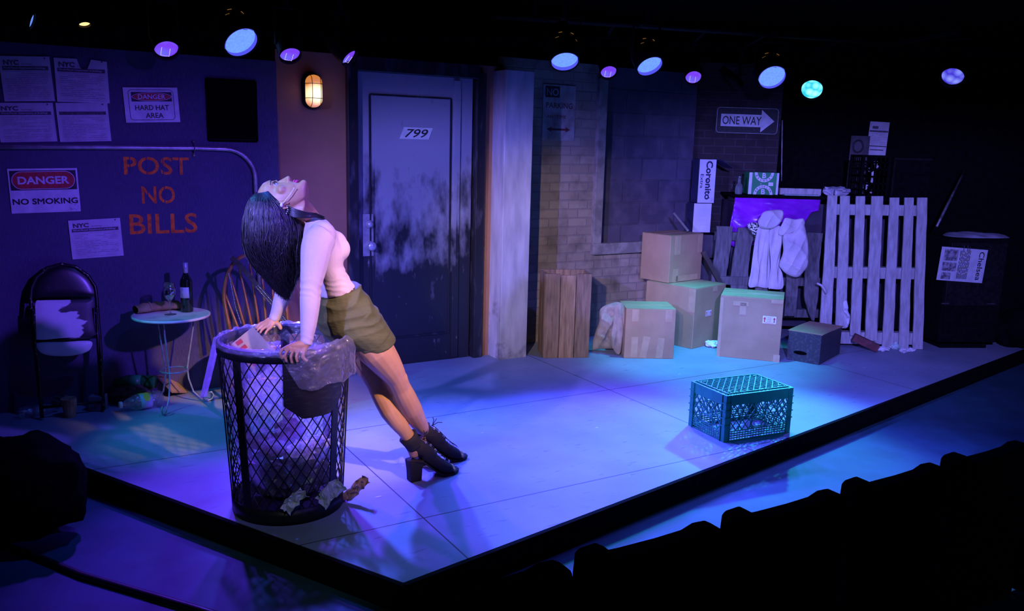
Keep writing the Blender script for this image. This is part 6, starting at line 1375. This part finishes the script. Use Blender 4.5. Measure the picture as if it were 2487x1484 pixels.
def lampthing(px, py, aim, dia, kind, label, color=None, power=0, deg=50, group=None, z=ZL, soft=0.05):
    P = atz(px, py, z); dia = dia*(P-CO).length/FPX; n = (Vector(aim)-P).normalized(); ex = n.cross(Vector((0, 0, 1))).normalized(); ey = ex.cross(n) ; T = frame((0, 0, 0), ex, ey); 
    if (T.to_3x3() @ Vector((0, 0, 1))).dot(n) < 0: T = frame((0, 0, 0), -ex, ey)
    o = thing('stage_lamp', label, 'stage light', P, 0.0, group); r = dia/2
    Lb = 0.30 if kind == 'par' else 0.22
    mb = MB(); rb = r*1.06
    mb.lathe([(rb*0.98, 0.030 if kind == 'par' else 0.02), (rb*1.03, 0.030 if kind == 'par' else 0.02), (rb*1.05, 0.0), (rb*1.05, -0.10), (rb*1.0, -0.12), (rb*0.86, -Lb*0.7), (rb*0.5, -Lb), (0, -Lb), (0, -Lb+0.01), (rb*0.45, -Lb+0.01), (rb*0.9, -0.05), (rb*0.98, -0.012)], 32, T=T, cap=False); mb.build('lamp_housing', blackmetal, o)
    mb = MB()
    if kind == 'par':
        mb.lathe([(r*0.98, -0.004), (r*0.80, 0.0), (0, 0.004)], 40, T=T); ln_ = mb.build('lens', lens_blue, o)
        mb = MB(); mb.lathe([(r*0.97, -0.003), (r*0.97, 0.026)], 40, T=T, cap=False); mb.build('lens_rim', rim_blue, o)
        mb = MB(); mb.bar(T @ Vector((-0.012, r*0.8, 0.008)), T @ Vector((0.012, r*0.8, 0.008)), 0.012, 0.003); mb.build('spring_clip', steel, o)
        mb = MB()
        for a0, zz in ((35, -0.13), (125, -0.13), (60, -0.165), (110, -0.165)):
            pts = [T @ Vector((rb*1.0*math.cos(R_(a)), rb*1.0*math.sin(R_(a)), zz+0.012)) for a in range(a0-7, a0+8, 7)]; mb.tube(pts, 0.0016, 6)
        mb.build('vent_slot', amber, o)
    elif kind == 'fresnel':
        mb.lathe([(r*0.98, -0.006), (r*0.7, 0.004), (r*0.35, 0.009), (0, 0.011)], 36, T=T); mb.build('lens', lens_vio, o)
        mb = MB(); mb.tube([T @ Vector((x*r, y*r, 0.017)) for x, y in ((-0.45, 0.3), (-0.45, -0.55), (0.25, -0.62), (0.25, 0.2))], 0.0016, 5); mb.build('colour_frame', fil, o)
    else:
        mb.lathe([(r*0.98, -0.006), (r*0.7, 0.010), (r*0.35, 0.017), (0, 0.02)], 32, T=T); mb.build('lens', lens_cyan if kind == 'cyan' else lens_led, o)
    # yoke and clamp up to the bar
    mb = MB(); s_ = Vector((1, 0, 0)) if abs(n.x) < 0.8 else Vector((0, 1, 0)); s_ = n.cross(Vector((0, 0, 1))).normalized(); bk = -n*0.08; up = Vector((0, 0, 0.22))
    mb.bar(s_*rb*1.12+bk, s_*rb*1.12+bk+up, 0.025, 0.004, s_); mb.bar(-s_*rb*1.12+bk, -s_*rb*1.12+bk+up, 0.025, 0.004, s_); mb.bar(-s_*rb*1.14+bk+up, s_*rb*1.14+bk+up, 0.025, 0.005); mb.build('yoke', blackmetal, o)
    mb = MB(); c = bk+up; mb.bar(c, c+Vector((0, 0, 0.09)), 0.03, 0.03); mb.build('clamp', blackmetal, o)
    if power:
        l = spot('lamp_light', P+n*0.045, aim, color, power, deg, 0.75, soft); 
    return P+bk+up+Vector((0, 0, 0.09))
G1 = 'blue stage lamps over the set'; G2 = 'violet stage lamps over the set'
hang = []
hang.append(lampthing(582, 97, (0.2, 4.0, 0), 76, 'par', 'largest blue stage lamp, hanging above the black wall panel', BLUE, 950, 62, G1))
hang.append(lampthing(1371, 143, (0.55, 4.7, 0), 64, 'par', 'blue stage lamp hanging above the no parking sign', BLUE, 720, 50, G1))
hang.append(lampthing(1576, 155, (1.75, 4.7, 0), 60, 'par', 'blue stage lamp hanging above the block wall, between two violet lamps', BLUE, 440, 50, G1))
hang.append(lampthing(1874, 184, (2.2, 4.4, 0), 60, 'par', 'blue stage lamp hanging over the one way sign', BLUE, 440, 50, G1))
hang.append(lampthing(404, 118, (-0.9, 3.4, 0), 50, 'fresnel', 'violet stage lamp hanging above the hard hat sign', VIOLET, 420, 52, G2, 2.2))
hang.append(lampthing(704, 131, (-0.4, 3.9, 0), 46, 'fresnel', 'violet stage lamp hanging above the caged wall lamp', VIOLET, 420, 52, G2, 2.22))
hang.append(lampthing(846, 137, (1.2, 4.9, 0), 42, 'fresnel', 'violet stage lamp seen edge-on at the door top corner', VIOLET, 250, 50, G2, 2.24))
hang.append(lampthing(1478, 174, (1.0, 4.6, 0), 37, 'fresnel', 'small violet stage lamp hanging right of the no parking sign', VIOLET, 280, 44, G2))
hang.append(lampthing(1684, 187, (1.3, 4.6, 0), 36, 'fresnel', 'small violet stage lamp hanging left of the one way sign', VIOLET, 250, 52, G2))
hang.append(lampthing(1972, 217, (1.35, 4.4, 0), 46, 'cyan', 'bright cyan stage lamp hanging right of the one way sign', CYAN, 620, 38, None, 2.26))
hang.append(lampthing(2314, 185, (1.6, 4.2, 0), 44, 'led', 'blue stage lamp hanging alone at the far right', (0.12, 0.1, 1.0), 260, 45, None, 2.28))
# edge-on lamp, warm lamp, and a glow added as a barn door reflection
def slim(px, py, aim, dia, m, label, z=ZL, off=None):
    P = atz(px, py, z); n = (Vector(aim)-P).normalized()
    if off: n = Vector(off).normalized()
    dia *= 1.0; ex = n.cross(Vector((0, 0, 1))).normalized(); T = frame((0, 0, 0), ex, n.cross(ex)); r = dia/2
    o = thing('stage_lamp', label, 'stage light', P)
    sgn = 1 if (T.to_3x3() @ Vector((0, 0, 1))).dot(n) > 0 else -1
    mb = MB(); mb.lathe([(r*1.06, 0.012*sgn), (r*1.1, 0.0), (r*1.1, -0.10*sgn), (r*0.6, -0.24*sgn), (0, -0.24*sgn), (0, -0.22*sgn), (r*0.95, -0.05*sgn)], 28, T=T, cap=False); mb.build('lamp_housing', blackmetal, o)
    mb = MB(); mb.lathe([(r, -0.002*sgn), (0, 0.006*sgn)], 28, T=T); mb.build('lens', m, o)
    mb = MB(); mb.bar((0, 0, 0.08), (0, 0, 0.33), 0.03, 0.03); mb.build('clamp', blackmetal, o); return P+Vector((0, 0, 0.33))
hang.append(slim(75, 50, (0.4, 4.2, 1.9), 0.10, emis('lit_pale_blue_edge', (0.15, 0.30, 1.0), 0.9), 'stage lamp seen almost edge-on as a blue streak in the top left corner', 2.42, (1.0, 0.30, -0.38)))
hang.append(slim(205, 57, (-2.1, 5.2, 0), 0.07, emis('lit_warm_lens', (1.0, 0.62, 0.25), 1.6), 'small warm amber stage lamp high above the permits', 2.42))
hang.append(slim(1795, 212, (2.6, 5.2, 0), 0.10, emis('barn_door_glow', (0.12, 0.02, 0.7), 0.5), 'violet glow drawn in place of a barn door reflection, left of the lamp over the one way sign', 2.26, (0.75, -0.1, -0.75)))  # self-glowing disc added for light reflected by a barn door
# lighting bars
hs = sorted(hang, key=lambda p: p.x)
fr = [p for p in hs if p.x < 0.0]; bk = [p for p in hs if p.x >= 0.0]
for nm, grp, lb in (('lighting_bar', fr, 'dark lighting bar over the left half of the set, carrying the lamps'), ('lighting_bar', bk, 'dark lighting bar over the right half of the set, carrying the lamps')):
    n = len(grp); mx = sum(p.x for p in grp)/n; my = sum(p.y for p in grp)/n; sxx = sum((p.x-mx)**2 for p in grp); sxy = sum((p.x-mx)*(p.y-my) for p in grp); k = sxy/sxx
    x0, x1 = min(p.x for p in grp)-0.5, max(p.x for p in grp)+0.6; mb = MB(); z = 2.64
    mb.tube([(x0, my+k*(x0-mx), z), (x1, my+k*(x1-mx), z)], 0.024, 10)
    for p in grp: mb.bar((p.x, p.y, z-0.03), (p.x, my+k*(p.x-mx), z), 0.03, 0.03)
    for x in (x0+0.3, x1-0.3): mb.bar((x, my+k*(x-mx), z), (x, my+k*(x-mx), 2.9), 0.02, 0.02)
    tag(mb.build(nm, blackmetal), lb, 'bar')

# ============================================================ THE HOUSE: seats and dark shapes in front
fab = M('dark_seat_cloth', (0.0015, 0.0015, 0.002), 1.0, spec=0.0)
S0 = atz(1405, 1365, 0.55); S1 = atz(2300, 1128, 0.55); sd_ = (S1-S0); an = math.atan2(sd_.y, sd_.x); stp = sd_.length/3
prof = [(0.0, -0.05), (0.005, 0.012), (0.018, 0.026), (0.075, 0.030), (0.10, 0.016), (0.12, -0.002), (0.16, -0.004), (0.30, -0.004), (0.40, 0.0), (0.445, 0.014), (0.49, 0.012), (0.52, -0.004), (0.535, -0.06)]
seat0 = None
def make_seat():
    o = thing('theatre_seat', None, 'seat', S0, an, 'front row theatre seats')
    k = stp/0.56
    pl = [(x*k, z) for x, z in prof]+[(0.52*k, -0.66), (0.015, -0.66)]  # back extended to the floor to keep light out of the gap below
    mb = MB(); mb.prism(pl, 0.07, frame((0, 0.035, 0), (1, 0, 0), (0, 0, 1))); mb.build('backrest', fab, o, bevel=0.012)
    mb = MB(); mb.box((0.27*k, 0.20, -0.37), (0.46*k, 0.32, 0.07)); mb.build('seat', fab, o, bevel=0.02)
    for x in (0.02, 0.53*k): mb = MB(); mb.bar((x, 0.12, -0.38), (x, 0.12, HZ-0.55+0.001), 0.04, 0.05); mb.build('leg', black, o)
    return o
def dup(root, loc, rz):
    r = root.copy(); col.objects.link(r); r.location = loc; r.rotation_euler = (0, 0, rz); r.matrix_basis = Matrix.LocRotScale(Vector(loc), r.rotation_euler, None)
    for ch in list(root.children):
        c = ch.copy(); col.objects.link(c); c.parent = r
    return r
d = Vector((math.cos(an), math.sin(an), 0)); s0 = make_seat()
for i, lb in ((4, 'seat back cut off by the right edge of the picture'), (-1, 'first seat back at the bottom centre of the picture, mostly below the frame'), (0, 'seat back whose corner stands below the near stage corner, second from the left'), (1, 'seat back third from the left, below the green milk crate'), (2, 'seat back fourth from the left, in front of the azure floor'), (3, 'seat back furthest to the right along the row')):
    o = s0 if i == 0 else dup(s0, S0+d*stp*i, an); o['label'] = lb
P = atz(150, 1180, 0.1)
mb = MB(); crumple(mb, (P.x-0.16, P.y-0.05, 0.12), (0.30, 0.20, 0.24), 17, 0, 0.14, 1.7, 4, True); tag(mb.build('bundled_coat', M('dark_cloth_bundle', (0.002, 0.002, 0.0025), 0.9, c2=(0.004, 0.004, 0.005), scale=12, spec=0.05)), 'dark bundled coat heaped at the left end of the stage front', 'coat')
mb = MB(); P0 = [atz(x, y, HZ+0.012) for x, y in ((-60, 1300), (95, 1355), (200, 1398), (330, 1436), (480, 1480), (640, 1530))]; mb.tube(P0, 0.016, 8); tag(mb.build('floor_cable', M('black_rubber', (0.008, 0.008, 0.009), 0.5)), 'black cable curving over the house floor at the bottom left', 'cable')
P = atz(2425, 835, 0.0)
mb = MB(); crumple(mb, (P.x+0.16, P.y-0.05, 0.16), (0.25, 0.2, 0.2), 27, 0, 0.14, 1.7, 4, True); tag(mb.build('dark_bag', MAT['dark_cloth_bundle']), 'black bag slumped at the right end of the stage below the newspaper box', 'bag')

mb = MB(); q0 = S0-d*4+Vector((math.sin(an), -math.cos(an), 0))*0.02; 
pv = [q0, q0+d*9, q0+d*9+Vector((math.sin(an), -math.cos(an), 0))*4, q0+Vector((math.sin(an), -math.cos(an), 0))*4]
mb.prism([(p.x, p.y) for p in pv][::-1], 0.015, Matrix.Translation((0, 0, HZ+0.001))); tag(mb.build('floor_dark_sheet', M('painted_floor_dark', (0.004, 0.004, 0.005), 1.0, spec=0.0)), kind='structure')  # black sheet added so the floor behind the seats renders dark

# unseen black flag added to crop the front beams off the wall tops
def bc(u, v): return (-4.2+9.4*u, 1.5+0.03*math.sin(u*120), 2.37+0.528*v)
mb = MB(); mb.grid(bc, 240, 2); tag(mb.build('beam_flag', black, solid=0.004), 'unseen black flag added above the audience to crop the front beams', 'flag')
